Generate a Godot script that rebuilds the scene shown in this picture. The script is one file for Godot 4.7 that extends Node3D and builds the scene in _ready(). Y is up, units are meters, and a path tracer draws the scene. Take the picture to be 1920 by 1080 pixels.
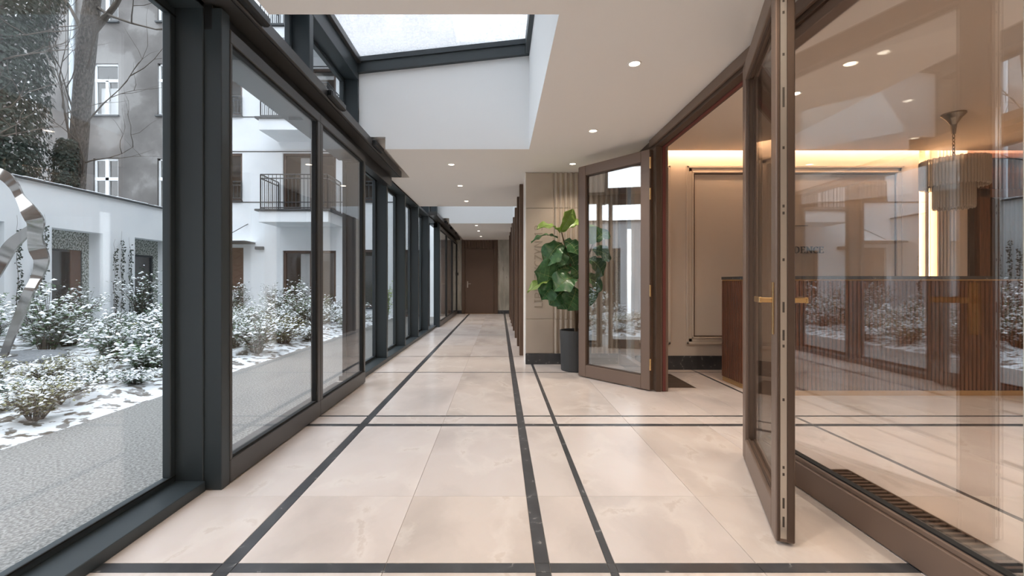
extends Node3D

# ---------------------------------------------------------------- mesh builder
class MB:
	var v := PackedVector3Array()
	var n := PackedVector3Array()
	var c := PackedColorArray()
	var tint := Color.WHITE
	var colored := false

	func put(p: Vector3, q: Vector3) -> void:
		v.append(p)
		n.append(q)
		if colored:
			c.append(tint)

	func tri(a: Vector3, b: Vector3, d: Vector3) -> void:
		var q := (b - a).cross(d - a).normalized()
		put(a, q)
		put(d, q)
		put(b, q)

	func quad(a: Vector3, b: Vector3, d: Vector3, e: Vector3) -> void:
		tri(a, b, d)
		tri(a, d, e)

	func oquad(a: Vector3, b: Vector3, d: Vector3, e: Vector3, out: Vector3) -> void:
		if (b - a).cross(d - a).dot(out) < 0.0:
			quad(e, d, b, a)
		else:
			quad(a, b, d, e)

	func otri(a: Vector3, b: Vector3, d: Vector3, out: Vector3) -> void:
		if (b - a).cross(d - a).dot(out) < 0.0:
			tri(d, b, a)
		else:
			tri(a, b, d)

	func strin(a: Vector3, b: Vector3, d: Vector3, na: Vector3, nb: Vector3, nd: Vector3) -> void:
		if (b - a).cross(d - a).dot(na + nb + nd) < 0.0:
			put(a, na); put(b, nb); put(d, nd)
		else:
			put(a, na); put(d, nd); put(b, nb)

	func squad(a: Vector3, b: Vector3, d: Vector3, e: Vector3, na: Vector3, nb: Vector3, nd: Vector3, ne: Vector3) -> void:
		strin(a, b, d, na, nb, nd)
		strin(a, d, e, na, nd, ne)

	# box with chamfered edges; d is the distance ahead of the camera's wall (z = -d)
	func box(x0: float, x1: float, y0: float, y1: float, d0: float, d1: float, b := 0.0) -> MB:
		return zbox(x0, x1, y0, y1, -d1, -d0, b)

	func zbox(x0: float, x1: float, y0: float, y1: float, z0: float, z1: float, b := 0.0) -> MB:
		var lo := Vector3(minf(x0, x1), minf(y0, y1), minf(z0, z1))
		var hi := Vector3(maxf(x0, x1), maxf(y0, y1), maxf(z0, z1))
		var m := (lo + hi) / 2.0
		var h := (hi - lo) / 2.0
		b = minf(b, minf(h.x, minf(h.y, h.z)) * 0.9)
		for ax in 3:
			var u := (ax + 1) % 3
			var w := (ax + 2) % 3
			for s in [-1.0, 1.0]:
				var ps := []
				for k in [[-1, -1], [1, -1], [1, 1], [-1, 1]]:
					var p := m
					p[ax] += s * h[ax]
					p[u] += k[0] * (h[u] - b)
					p[w] += k[1] * (h[w] - b)
					ps.append(p)
				var o := Vector3.ZERO
				o[ax] = s
				oquad(ps[0], ps[1], ps[2], ps[3], o)
			if b > 0.0:
				for su in [-1.0, 1.0]:
					for sw in [-1.0, 1.0]:
						var ps := []
						for k in [[0, -1], [0, 1], [1, 1], [1, -1]]:
							var p := m
							p[ax] += k[1] * (h[ax] - b)
							p[u] += su * (h[u] - (b if k[0] == 1 else 0.0))
							p[w] += sw * (h[w] - (b if k[0] == 0 else 0.0))
							ps.append(p)
						var o := Vector3.ZERO
						o[u] = su
						o[w] = sw
						oquad(ps[0], ps[1], ps[2], ps[3], o)
		if b > 0.0:
			for sx in [-1.0, 1.0]:
				for sy in [-1.0, 1.0]:
					for sz in [-1.0, 1.0]:
						var s := Vector3(sx, sy, sz)
						var q := m + Vector3(sx * (h.x - b), sy * (h.y - b), sz * (h.z - b))
						otri(q + Vector3(sx * b, 0, 0), q + Vector3(0, sy * b, 0), q + Vector3(0, 0, sz * b), s)
		return self

	func tube(pts: Array, rad: Array, sides := 8, caps := true) -> MB:
		var rings := []
		var last := Vector3.ZERO
		var cnt := pts.size()
		for i in cnt:
			var t: Vector3 = (pts[mini(i + 1, cnt - 1)] - pts[maxi(i - 1, 0)]).normalized()
			var u := last
			if i == 0:
				u = t.cross(Vector3.UP if absf(t.y) < 0.9 else Vector3.RIGHT).normalized()
			u = (u - t * u.dot(t)).normalized()
			last = u
			var w := t.cross(u)
			var ring := []
			for k in sides:
				var a := TAU * k / sides
				ring.append(u * cos(a) + w * sin(a))
			rings.append(ring)
		for i in cnt - 1:
			for k in sides:
				var j := (k + 1) % sides
				var a0: Vector3 = rings[i][k]
				var a1: Vector3 = rings[i][j]
				var b0: Vector3 = rings[i + 1][k]
				var b1: Vector3 = rings[i + 1][j]
				squad(pts[i] + a0 * rad[i], pts[i] + a1 * rad[i], pts[i + 1] + b1 * rad[i + 1], pts[i + 1] + b0 * rad[i + 1], a0, a1, b1, b0)
		if caps:
			for e in [0, cnt - 1]:
				var out: Vector3 = (pts[0] - pts[1]) if e == 0 else (pts[cnt - 1] - pts[cnt - 2])
				for k in range(1, sides - 1):
					otri(pts[e] + rings[e][0] * rad[e], pts[e] + rings[e][k] * rad[e], pts[e] + rings[e][k + 1] * rad[e], out)
		return self

	# profile of Vector2(radius, height) turned round the vertical through at
	func lathe(at: Vector3, prof: Array, seg := 32, sharp := true) -> MB:
		for i in prof.size() - 1:
			var p: Vector2 = prof[i]
			var q: Vector2 = prof[i + 1]
			if p.is_equal_approx(q):
				continue
			var dn := Vector2(q.y - p.y, p.x - q.x).normalized()
			for k in seg:
				var a := TAU * k / seg
				var b := TAU * (k + 1) / seg
				var ca := Vector3(cos(a), 0, sin(a))
				var cb := Vector3(cos(b), 0, sin(b))
				var na := ca * dn.x + Vector3.UP * dn.y
				var nb := cb * dn.x + Vector3.UP * dn.y
				var up := Vector3.UP
				if p.x < 1e-5:
					strin(at + up * p.y, at + ca * q.x + up * q.y, at + cb * q.x + up * q.y, na, na, nb)
				elif q.x < 1e-5:
					strin(at + ca * p.x + up * p.y, at + cb * p.x + up * p.y, at + up * q.y, na, nb, na)
				else:
					squad(at + ca * p.x + up * p.y, at + cb * p.x + up * p.y, at + cb * q.x + up * q.y, at + ca * q.x + up * q.y, na, nb, nb, na)
		return self

	# upright prism over a polygon of Vector2(x, d)
	func prism(poly: Array, y0: float, y1: float) -> MB:
		var pk := PackedVector2Array(poly)
		var idx := Geometry2D.triangulate_polygon(pk)
		for i in range(0, idx.size(), 3):
			var a := pk[idx[i]]
			var b := pk[idx[i + 1]]
			var d := pk[idx[i + 2]]
			otri(Vector3(a.x, y1, -a.y), Vector3(b.x, y1, -b.y), Vector3(d.x, y1, -d.y), Vector3.UP)
			otri(Vector3(a.x, y0, -a.y), Vector3(b.x, y0, -b.y), Vector3(d.x, y0, -d.y), Vector3.DOWN)
		var area := 0.0
		for i in pk.size():
			area += pk[i].cross(pk[(i + 1) % pk.size()])
		for i in pk.size():
			var a := pk[i]
			var b := pk[(i + 1) % pk.size()]
			var o := Vector2(b.y - a.y, a.x - b.x) * signf(area)
			oquad(Vector3(a.x, y0, -a.y), Vector3(b.x, y0, -b.y), Vector3(b.x, y1, -b.y), Vector3(a.x, y1, -a.y), Vector3(o.x, 0, -o.y))
		return self

	func mesh(off := Vector3.ZERO) -> ArrayMesh:
		var arr := []
		arr.resize(Mesh.ARRAY_MAX)
		var w := v.duplicate()
		if off != Vector3.ZERO:
			for i in w.size():
				w[i] -= off
		arr[Mesh.ARRAY_VERTEX] = w
		arr[Mesh.ARRAY_NORMAL] = n
		if colored:
			arr[Mesh.ARRAY_COLOR] = c
		var am := ArrayMesh.new()
		am.add_surface_from_arrays(Mesh.PRIMITIVE_TRIANGLES, arr)
		return am


# ---------------------------------------------------------------- helpers
var M := {}
var taken := {}
var EYE := 1.13
const F := 853.0
const VX := 937.0
const VY := 529.0
const CEIL := 2.64


func P(x: float, y: float, d: float) -> Vector3:
	return Vector3(x, y, -d)


func at_px(px: float, py: float, d: float) -> Vector3:   # measured picture position -> place in the room at distance d
	return Vector3((px - VX) / F * d, EYE - (py - VY) / F * d, -d)


func numbered(called: String) -> String:
	if not taken.has(called):
		taken[called] = 0
		return called
	taken[called] += 1
	return "%s_%03d" % [called, taken[called]]


func tag(o: Node, label: String, category: String, group := "", kind := "") -> void:
	if label: o.set_meta("label", label)
	if category: o.set_meta("category", category)
	if group: o.set_meta("group", group)
	if kind: o.set_meta("kind", kind)


func thing(called: String, label: String, category: String, at := Vector3.ZERO, group := "", kind := "") -> Node3D:
	var o := Node3D.new()
	o.name = numbered(called)
	add_child(o)
	o.position = at
	tag(o, label, category, group, kind)
	return o


# mesh given in room coordinates, added as a part of a thing that is not turned
func part(parent: Node3D, called: String, mb: MB, m: Material) -> MeshInstance3D:
	var off := Vector3.ZERO
	var p: Node = parent
	while p != self:
		off += (p as Node3D).position
		p = p.get_parent()
	return own(parent, called, mb.mesh(off), m)


func own(parent: Node3D, called: String, me: Mesh, m: Material, at := Vector3.ZERO) -> MeshInstance3D:
	var o := MeshInstance3D.new()
	o.name = called
	o.mesh = me
	o.material_override = m
	o.position = at
	parent.add_child(o, true)
	return o


func single(called: String, mb: MB, m: Material, at: Vector3, label: String, category: String, group := "", kind := "") -> MeshInstance3D:
	var o := MeshInstance3D.new()
	o.name = numbered(called)
	o.mesh = mb.mesh(at)
	o.material_override = m
	o.position = at
	add_child(o)
	tag(o, label, category, group, kind)
	return o


func copy(o: Node3D) -> Node3D:
	var base := o.name.rstrip("0123456789").rstrip("_") if o.name.right(3).is_valid_int() else String(o.name)
	var r: Node3D = o.duplicate()
	r.name = numbered(base)
	add_child(r)
	return r


func bx(x0: float, x1: float, y0: float, y1: float, d0: float, d1: float, b := 0.003) -> MB:
	return MB.new().box(x0, x1, y0, y1, d0, d1, b)


func ramp(cols: Array) -> Gradient:   # [offset, Color, offset, Color ...]
	var g := Gradient.new()
	var o := PackedFloat32Array()
	var c := PackedColorArray()
	for i in range(0, cols.size(), 2):
		o.append(cols[i])
		c.append(cols[i + 1])
	g.offsets = o
	g.colors = c
	return g


func noise(sd: int, freq: float, cols: Array, type := FastNoiseLite.TYPE_SIMPLEX_SMOOTH, fractal := FastNoiseLite.FRACTAL_FBM, oct := 5, warp := 0.0, size := 512) -> NoiseTexture2D:
	var f := FastNoiseLite.new()
	f.seed = sd
	f.noise_type = type
	f.frequency = freq
	f.fractal_type = fractal
	f.fractal_octaves = oct
	if warp > 0.0:
		f.domain_warp_enabled = true
		f.domain_warp_amplitude = warp
		f.domain_warp_frequency = freq * 0.7
	var t := NoiseTexture2D.new()
	t.width = size
	t.height = size
	t.seamless = true
	t.noise = f
	if cols.size():
		t.color_ramp = ramp(cols)
	return t


func mat(called: String, col: Color, rough := 0.6, metal := 0.0, spec := 0.5) -> StandardMaterial3D:
	var m := StandardMaterial3D.new()
	m.resource_name = called
	m.albedo_color = col
	m.roughness = rough
	m.metallic = metal
	m.metallic_specular = spec
	M[called] = m
	return m


func texmat(called: String, t: Texture2D, scale: Vector3, rough := 0.6, bump: Texture2D = null, bump_cm := 0.0) -> StandardMaterial3D:
	var m := mat(called, Color.WHITE, rough)
	m.albedo_texture = t
	m.uv1_triplanar = true
	m.uv1_world_triplanar = true
	m.uv1_scale = scale
	if bump:
		m.heightmap_enabled = true
		m.heightmap_texture = bump
		m.heightmap_scale = bump_cm
	return m


func rgb(r: int, g: int, b: int) -> Color:
	return Color(r / 255.0, g / 255.0, b / 255.0)


func text_mesh(s: String, size: float, depth: float, font_name := "Droid Sans") -> TextMesh:
	var t := TextMesh.new()
	var f := SystemFont.new()
	f.font_names = PackedStringArray([font_name])
	t.font = f
	t.text = s
	t.font_size = 64
	t.pixel_size = size / 46.0
	t.depth = depth
	return t


# ---------------------------------------------------------------- scene
func _ready() -> void:
	# camera: 16 mm lens at 1.13 m, level, with a small lens shift
	var cam := Camera3D.new()
	cam.name = "camera"
	cam.projection = Camera3D.PROJECTION_FRUSTUM
	cam.near = 0.05
	cam.far = 200.0
	cam.size = 0.05 * 1080.0 / F
	cam.frustum_offset = Vector2((960.0 - VX) / F * 0.05, -(540.0 - VY) / F * 0.05)
	cam.position = Vector3(0, EYE, 0)
	add_child(cam)
	cam.current = true
	# overcast winter sky
	var sky_m := ProceduralSkyMaterial.new()
	sky_m.sky_top_color = Color(0.87, 0.91, 0.95)
	sky_m.sky_horizon_color = Color(0.93, 0.95, 0.97)
	sky_m.ground_bottom_color = Color(0.55, 0.56, 0.57)
	sky_m.ground_horizon_color = Color(0.75, 0.77, 0.79)
	var sky := Sky.new()
	sky.sky_material = sky_m
	var env := Environment.new()
	env.background_mode = Environment.BG_SKY
	env.sky = sky
	env.background_energy_multiplier = 2.9
	env.tonemap_mode = Environment.TONE_MAPPER_LINEAR
	env.tonemap_exposure = 1.68
	env.sdfgi_enabled = true
	env.ssao_enabled = true
	env.ssil_enabled = true
	var we := WorldEnvironment.new()
	we.name = "world_environment"
	we.environment = env
	add_child(we)
	var spot_energy := 0.85      # each ceiling spot
	var cove_energy := 0.5       # each metre of the warm cove light

	materials()
	build_floor()
	build_ceiling()
	build_walls()
	build_left_glazing()
	build_partition()
	build_reception(cove_energy)
	build_downlights(spot_energy)
	build_courtyard()
	build_fig()


func materials() -> void:
	# floor stone, four slabs' worth of pattern
	for i in 4:
		var base := [rgb(220, 208, 201), rgb(215, 204, 198), rgb(223, 212, 206), rgb(217, 204, 195)][i] as Color
		var t := noise(11 + i, 0.0035, [0.0, base.darkened(0.10), 0.42, base, 0.6, base.lightened(0.08), 0.8, base, 1.0, base.darkened(0.06)], FastNoiseLite.TYPE_SIMPLEX_SMOOTH, FastNoiseLite.FRACTAL_FBM, 6, 60.0)
		var m := texmat("floor_stone_%d" % i, t, Vector3(0.42, 0.42, 0.3), 0.22)
		m.uv1_offset = Vector3(i * 0.37, 0, i * 0.61)
		m.detail_enabled = true
		m.detail_blend_mode = BaseMaterial3D.BLEND_MODE_MIX
		var vein := noise(31 + i, 0.006, [0.0, Color(0.93, 0.90, 0.87, 0.0), 0.62, Color(0.93, 0.90, 0.87, 0.0), 0.86, Color(0.93, 0.90, 0.87, 0.38), 0.93, Color(0.78, 0.71, 0.65, 0.22), 1.0, Color(0.95, 0.93, 0.91, 0.5)], FastNoiseLite.TYPE_SIMPLEX_SMOOTH, FastNoiseLite.FRACTAL_RIDGED, 3, 50.0)
		m.detail_albedo = vein
		m.uv2_triplanar = true
		m.uv2_world_triplanar = true
		m.uv2_scale = Vector3(0.42, 0.5, 0.2)
		m.uv2_offset = Vector3(i * 0.29, 0, i * 0.47)
	mat("grout", rgb(176, 164, 152), 0.85)
	var bt := noise(51, 0.008, [0.0, rgb(64, 65, 68), 0.6, rgb(70, 71, 74), 0.90, rgb(78, 79, 82), 0.97, rgb(165, 163, 160), 1.0, rgb(80, 80, 82)], FastNoiseLite.TYPE_SIMPLEX_SMOOTH, FastNoiseLite.FRACTAL_RIDGED, 2, 40.0)
	texmat("black_stone", bt, Vector3(0.9, 0.9, 0.9), 0.3)
	mat("ceiling_paint", rgb(233, 228, 222), 0.9, 0.0, 0.2)
	mat("white_paint", rgb(240, 241, 241), 0.85, 0.0, 0.2)
	mat("cream_paint", rgb(226, 212, 198), 0.7, 0.0, 0.3)
	var dk := mat("dark_frame", rgb(51, 59, 63), 0.42, 0.0, 0.5)
	mat("dark_gasket", rgb(18, 19, 20), 0.7)
	mat("bronze_frame", rgb(80, 79, 78), 0.36, 0.35, 0.5)
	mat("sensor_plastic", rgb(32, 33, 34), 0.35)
	mat("taupe_frame", rgb(122, 102, 89), 0.42, 0.1, 0.5)
	mat("taupe_dark", rgb(84, 66, 54), 0.45, 0.1, 0.5)
	mat("red_gasket", rgb(106, 52, 46), 0.6)
	mat("brass", rgb(214, 178, 128), 0.25, 0.9)
	mat("steel", rgb(196, 188, 178), 0.3, 0.9)
	mat("lock_slot_shade", rgb(74, 66, 58), 0.8)
	mat("trench_steel", rgb(128, 124, 119), 0.5, 0.6)
	var gl := mat("glass", Color(0.9, 0.95, 0.93, 0.0), 0.0, 0.0)
	gl.transparency = BaseMaterial3D.TRANSPARENCY_ALPHA
	# coated double glazing: an even, partly mirroring pane
	var gl2 := mat("partition_glass", Color(0.97, 0.98, 0.98, 0.19), 0.0, 1.0)
	var clear := Image.create(4, 4, false, Image.FORMAT_RGBA8)
	clear.fill(Color.WHITE)
	gl2.albedo_texture = ImageTexture.create_from_image(clear)
	gl2.transparency = BaseMaterial3D.TRANSPARENCY_ALPHA
	var gl3 := mat("blind_glass", rgb(92, 96, 98), 0.04, 0.0, 0.8)
	# snow lying on the roof glass: light comes through
	var sn := noise(77, 0.05, [0.0, Color(0.94, 0.95, 0.97, 0.45), 0.4, Color(0.98, 0.98, 0.99, 0.62), 0.6, Color(1, 1, 1, 0.8), 1.0, Color(1, 1, 1, 0.95)], FastNoiseLite.TYPE_SIMPLEX, FastNoiseLite.FRACTAL_FBM, 5)
	var sm := texmat("roof_snow", sn, Vector3(0.8, 0.8, 0.8), 0.9)
	sm.transparency = BaseMaterial3D.TRANSPARENCY_ALPHA
	sm.backlight_enabled = true
	sm.backlight = Color.WHITE
	# sandstone coloured panels
	var pst := noise(61, 0.003, [0.0, rgb(176, 162, 147), 0.5, rgb(190, 176, 160), 1.0, rgb(200, 187, 172)], FastNoiseLite.TYPE_SIMPLEX_SMOOTH, FastNoiseLite.FRACTAL_FBM, 4, 40.0)
	texmat("wall_stone", pst, Vector3(0.5, 0.5, 0.5), 0.5)
	var mar := noise(62, 0.004, [0.0, rgb(150, 146, 134), 0.45, rgb(188, 184, 172), 0.8, rgb(205, 200, 190), 0.93, rgb(158, 153, 142), 1.0, rgb(206, 202, 192)], FastNoiseLite.TYPE_SIMPLEX_SMOOTH, FastNoiseLite.FRACTAL_RIDGED, 4, 70.0)
	texmat("marble", mar, Vector3(0.7, 0.25, 0.7), 0.3)
	mat("engraved", rgb(162, 148, 132), 0.8)
	var wd := noise(63, 0.02, [0.0, rgb(84, 50, 32), 0.5, rgb(108, 64, 40), 1.0, rgb(128, 78, 50)], FastNoiseLite.TYPE_SIMPLEX, FastNoiseLite.FRACTAL_FBM, 4)
	texmat("walnut", wd, Vector3(3.0, 0.25, 3.0), 0.4)
	mat("walnut_gap", rgb(40, 24, 16), 0.7)
	var dwd := noise(64, 0.02, [0.0, rgb(88, 68, 54), 0.5, rgb(98, 76, 61), 1.0, rgb(106, 83, 67)], FastNoiseLite.TYPE_SIMPLEX, FastNoiseLite.FRACTAL_FBM, 4)
	texmat("brown_veneer", dwd, Vector3(3.0, 0.25, 3.0), 0.45)
	var wl := mat("warm_led", rgb(255, 222, 180), 0.5)
	wl.emission_enabled = true
	wl.emission = rgb(255, 228, 190)
	wl.emission_energy_multiplier = 4.5
	var dl := mat("spot_lens_glow", rgb(255, 240, 220), 0.5)
	dl.emission_enabled = true
	dl.emission = rgb(255, 236, 212)
	dl.emission_energy_multiplier = 6.0
	mat("white_trim", rgb(240, 236, 230), 0.5)
	var rod := mat("glass_rod", Color(0.80, 0.74, 0.67, 0.6), 0.28, 0.1, 0.7)
	rod.transparency = BaseMaterial3D.TRANSPARENCY_ALPHA
	mat("nickel", rgb(158, 146, 130), 0.25, 0.9)
	mat("pot_grey", rgb(62, 63, 64), 0.6)
	mat("soil", rgb(58, 46, 38), 0.95)
	mat("stem_brown", rgb(92, 72, 52), 0.8)
	var lf := noise(71, 0.012, [0.0, rgb(44, 82, 50), 0.5, rgb(60, 104, 62), 1.0, rgb(86, 128, 76)], FastNoiseLite.TYPE_SIMPLEX_SMOOTH, FastNoiseLite.FRACTAL_FBM, 3)
	var lm := texmat("fig_leaf", lf, Vector3(3, 3, 3), 0.38)
	lm.backlight_enabled = true
	lm.backlight = rgb(60, 90, 40)
	var lm2 := mat("fig_leaf_lit", rgb(122, 150, 70), 0.38)  # yellower copy of the leaf green: spotlight warmth put into the colour
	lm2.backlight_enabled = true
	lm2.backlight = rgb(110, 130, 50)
	mat("fig_vein", rgb(150, 172, 112), 0.5)
	# outdoors
	var ap := noise(81, 0.05, [0.0, rgb(90, 88, 85), 0.3, rgb(116, 114, 110), 0.5, rgb(132, 130, 126), 0.7, rgb(148, 146, 142), 1.0, rgb(182, 180, 176)], FastNoiseLite.TYPE_SIMPLEX, FastNoiseLite.FRACTAL_FBM, 8, 0.0, 1024)
	var apm := texmat("asphalt", ap, Vector3(0.8, 0.8, 0.8), 0.55, noise(82, 0.12, [], FastNoiseLite.TYPE_CELLULAR, FastNoiseLite.FRACTAL_FBM, 2), 0.4)
	var sg := noise(83, 0.016, [0.0, rgb(76, 64, 54), 0.34, rgb(96, 88, 76), 0.42, rgb(226, 230, 234), 1.0, rgb(246, 248, 250)], FastNoiseLite.TYPE_SIMPLEX, FastNoiseLite.FRACTAL_FBM, 5)
	texmat("snowy_soil", sg, Vector3(0.6, 0.6, 0.6), 0.9)
	mat("snow", rgb(244, 247, 250), 0.85, 0.0, 0.3)
	var wp := noise(84, 0.004, [0.0, rgb(228, 233, 237), 0.5, rgb(236, 240, 243), 1.0, rgb(240, 243, 246)], FastNoiseLite.TYPE_SIMPLEX_SMOOTH, FastNoiseLite.FRACTAL_FBM, 4)
	texmat("render_white", wp, Vector3(0.25, 0.25, 0.25), 0.9)
	var gp := noise(85, 0.005, [0.0, rgb(86, 83, 81), 0.4, rgb(102, 99, 97), 0.55, rgb(113, 110, 108), 0.62, rgb(128, 126, 124), 1.0, rgb(138, 136, 134)], FastNoiseLite.TYPE_SIMPLEX_SMOOTH, FastNoiseLite.FRACTAL_FBM, 6, 30.0)
	texmat("old_plaster", gp, Vector3(0.11, 0.11, 0.11), 0.95)
	var ms := noise(86, 0.03, [0.0, rgb(70, 76, 70), 0.42, rgb(104, 110, 102), 0.52, rgb(178, 182, 178), 1.0, rgb(200, 204, 202)], FastNoiseLite.TYPE_SIMPLEX, FastNoiseLite.FRACTAL_FBM, 5)
	texmat("mossy_plaster", ms, Vector3(1.5, 0.9, 1.5), 0.95)
	mat("upper_render", rgb(112, 96, 86), 0.9)
	mat("coping", rgb(78, 80, 82), 0.6)
	mat("window_white", rgb(235, 238, 240), 0.5)
	mat("window_brown", rgb(86, 68, 58), 0.5)
	mat("metal_charcoal", rgb(52, 55, 58), 0.5)
	mat("downpipe", rgb(168, 176, 182), 0.4, 0.4)
	var bk := noise(87, 0.02, [0.0, rgb(54, 50, 47), 0.4, rgb(82, 77, 72), 0.6, rgb(104, 98, 92), 1.0, rgb(136, 130, 123)], FastNoiseLite.TYPE_SIMPLEX, FastNoiseLite.FRACTAL_FBM, 5)
	texmat("bark", bk, Vector3(1.6, 0.6, 1.6), 0.95, noise(89, 0.03, [], FastNoiseLite.TYPE_SIMPLEX, FastNoiseLite.FRACTAL_RIDGED, 4), 3.0)
	mat("twig", rgb(96, 88, 80), 0.9)
	var foliage_cols := [["leaf_deep", rgb(66, 88, 62)], ["leaf_mid", rgb(88, 110, 76)], ["leaf_olive", rgb(122, 120, 78)], ["leaf_ivy", rgb(40, 52, 42)], ["leaf_lime", rgb(168, 196, 70)], ["leaf_rust", rgb(104, 76, 54)]]
	for f in foliage_cols:
		var m := mat(f[0], f[1], 0.6)
		m.backlight_enabled = true
		m.backlight = (f[1] as Color).darkened(0.3)
	mat("mirror_steel", rgb(168, 164, 160), 0.14, 1.0)
	var bs := noise(88, 0.04, [0.0, rgb(92, 95, 98), 0.5, rgb(116, 119, 122), 1.0, rgb(142, 145, 148)], FastNoiseLite.TYPE_SIMPLEX, FastNoiseLite.FRACTAL_FBM, 4)
	texmat("base_stone", bs, Vector3(0.8, 0.8, 0.8), 0.8)
	mat("room_plaster", rgb(168, 160, 150), 0.9)
	mat("curtain", rgb(190, 192, 192), 0.9)
	mat("door_brown", rgb(92, 64, 48), 0.6)


# ---------------------------------------------------------------- floor
func build_floor() -> void:
	var fl := thing("floor", "beige stone tile floor with thin black stone lines", "floor", Vector3.ZERO, "", "structure")
	for q in [[-1.86, 1.80, -1.0, 16.5], [2.10, 7.2, -1.0, 16.5], [1.80, 2.10, -1.0, TR[0][0]], [1.80, 2.10, TR[0][1], TR[1][0]], [1.80, 2.10, TR[1][1], 16.5]]:
		part(fl, "screed", bx(q[0], q[1], -0.2, -0.004, q[2], q[3], 0.0), M.grout)
	# columns and rows: [from, to, is black line]
	var cols := [[-1.84, -1.113, 0], [-1.113, -1.053, 1], [-1.053, -0.456, 0], [-0.456, 0.140, 0], [0.140, 0.200, 1], [0.200, 0.430, 0], [0.430, 0.462, 1], [0.462, 1.03, 0], [1.03, 1.635, 0], [1.635, 1.80, 0], [1.80, 2.10, 0], [2.10, 2.465, 0], [2.465, 2.497, 1],
		[2.497, 3.1, 0], [3.1, 3.7, 0], [3.7, 4.3, 0], [4.3, 4.9, 0], [4.9, 5.5, 0], [5.5, 6.1, 0], [6.1, 6.7, 0], [6.7, 7.2, 0]]
	var rows := [[-1.0, 0.57, 0], [0.57, 1.77, 0], [1.77, 1.83, 1], [1.83, 2.40, 0], [2.40, 3.57, 0], [3.57, 3.63, 1], [3.63, 3.825, 0], [3.825, 3.857, 1], [3.857, 5.685, 0], [5.685, 5.717, 1], [5.717, 6.915, 0], [6.915, 6.947, 1],
		[6.947, 8.12, 0], [8.12, 9.72, 0], [9.72, 9.752, 1], [9.752, 10.95, 0], [10.95, 12.15, 0], [12.15, 13.35, 0], [13.35, 13.382, 1], [13.382, 14.58, 0], [14.58, 16.4, 0]]
	var cache := {}
	var rng := RandomNumberGenerator.new()
	rng.seed = 5
	for r in rows:
		for c in cols:
			if c[0] > 0.45 and r[0] > 6.0:
				continue
			if c[0] == 1.80:
				continue
			var dark: bool = c[2] or r[2]
			var w: float = c[1] - c[0] - 0.002
			var l: float = r[1] - r[0] - 0.002
			var key := "%d_%d" % [roundi(w * 1000), roundi(l * 1000)]
			if not cache.has(key):
				cache[key] = MB.new().zbox(-w / 2, w / 2, -0.004, 0.0, -l / 2, l / 2, 0.0008).mesh()
			var m: Material = M.black_stone if dark else M["floor_stone_%d" % rng.randi_range(0, 3)]
			own(fl, "stone_strip" if dark else "tile", cache[key], m, P((c[0] + c[1]) / 2, 0, (r[0] + r[1]) / 2))
	for r in [[-1.0, TR[0][0], 0], [TR[0][1], 3.57, 0], [3.57, 3.63, 1], [3.63, 3.825, 0], [3.825, 3.857, 1], [3.857, TR[1][0], 0], [TR[1][1], 5.685, 0], [5.685, 5.717, 1], [5.717, 5.88, 0]]:
		var l2: float = r[1] - r[0] - 0.002
		own(fl, "stone_strip" if r[2] else "tile", MB.new().zbox(-0.149, 0.149, -0.004, 0.0, -l2 / 2, l2 / 2, 0.0008).mesh(), M.black_stone if r[2] else M.floor_stone_1, P(1.95, 0, (r[0] + r[1]) / 2))
	# floor convector grilles beside the partition glazing in the reception
	grille(TR[0][0], TR[0][1], "long dark floor grille behind the fixed glass partition")
	grille(TR[1][0], TR[1][1], "short dark floor grille near the panelled reception wall")


const TR := [[0.5, 2.746], [4.86, 5.60]]


func grille(d0: float, d1: float, label: String) -> void:
	var x0 := 1.80
	var x1 := 2.10
	var g := thing("floor_grille", label, "floor grille", P((x0 + x1) / 2, 0, (d0 + d1) / 2), "trench heater grilles")
	var tr := MB.new()
	tr.box(x0, x1, -0.14, -0.13, d0, d1)
	tr.box(x0, x0 + 0.004, -0.13, -0.005, d0, d1)
	tr.box(x1 - 0.004, x1, -0.13, -0.005, d0, d1)
	tr.box(x0, x1, -0.13, -0.005, d0, d0 + 0.004)
	tr.box(x0, x1, -0.13, -0.005, d1 - 0.004, d1)
	part(g, "trench", tr, M.trench_steel)
	var f := MB.new()
	f.box(x0, x0 + 0.012, -0.02, 0.002, d0, d1, 0.001)
	f.box(x1 - 0.012, x1, -0.02, 0.002, d0, d1, 0.001)
	f.box(x0, x1, -0.02, 0.002, d0, d0 + 0.012, 0.001)
	f.box(x0, x1, -0.02, 0.002, d1 - 0.012, d1, 0.001)
	part(g, "frame", f, M.taupe_dark)
	var sl := MB.new().zbox(-(x1 - x0) / 2 + 0.012, (x1 - x0) / 2 - 0.012, -0.02, 0.001, -0.009, 0.009, 0.002).mesh()
	var d := d0 + 0.03
	while d < d1 - 0.02:
		own(g, "slat", sl, M.taupe_dark, Vector3(0, 0, -(d - (d0 + d1) / 2)))
		d += 0.041


# ---------------------------------------------------------------- ceiling with two roof lights
const SKY := [[2.566, 5.17], [9.07, 11.70]]
const SX0 := -1.60
const SX1 := 0.335


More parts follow.
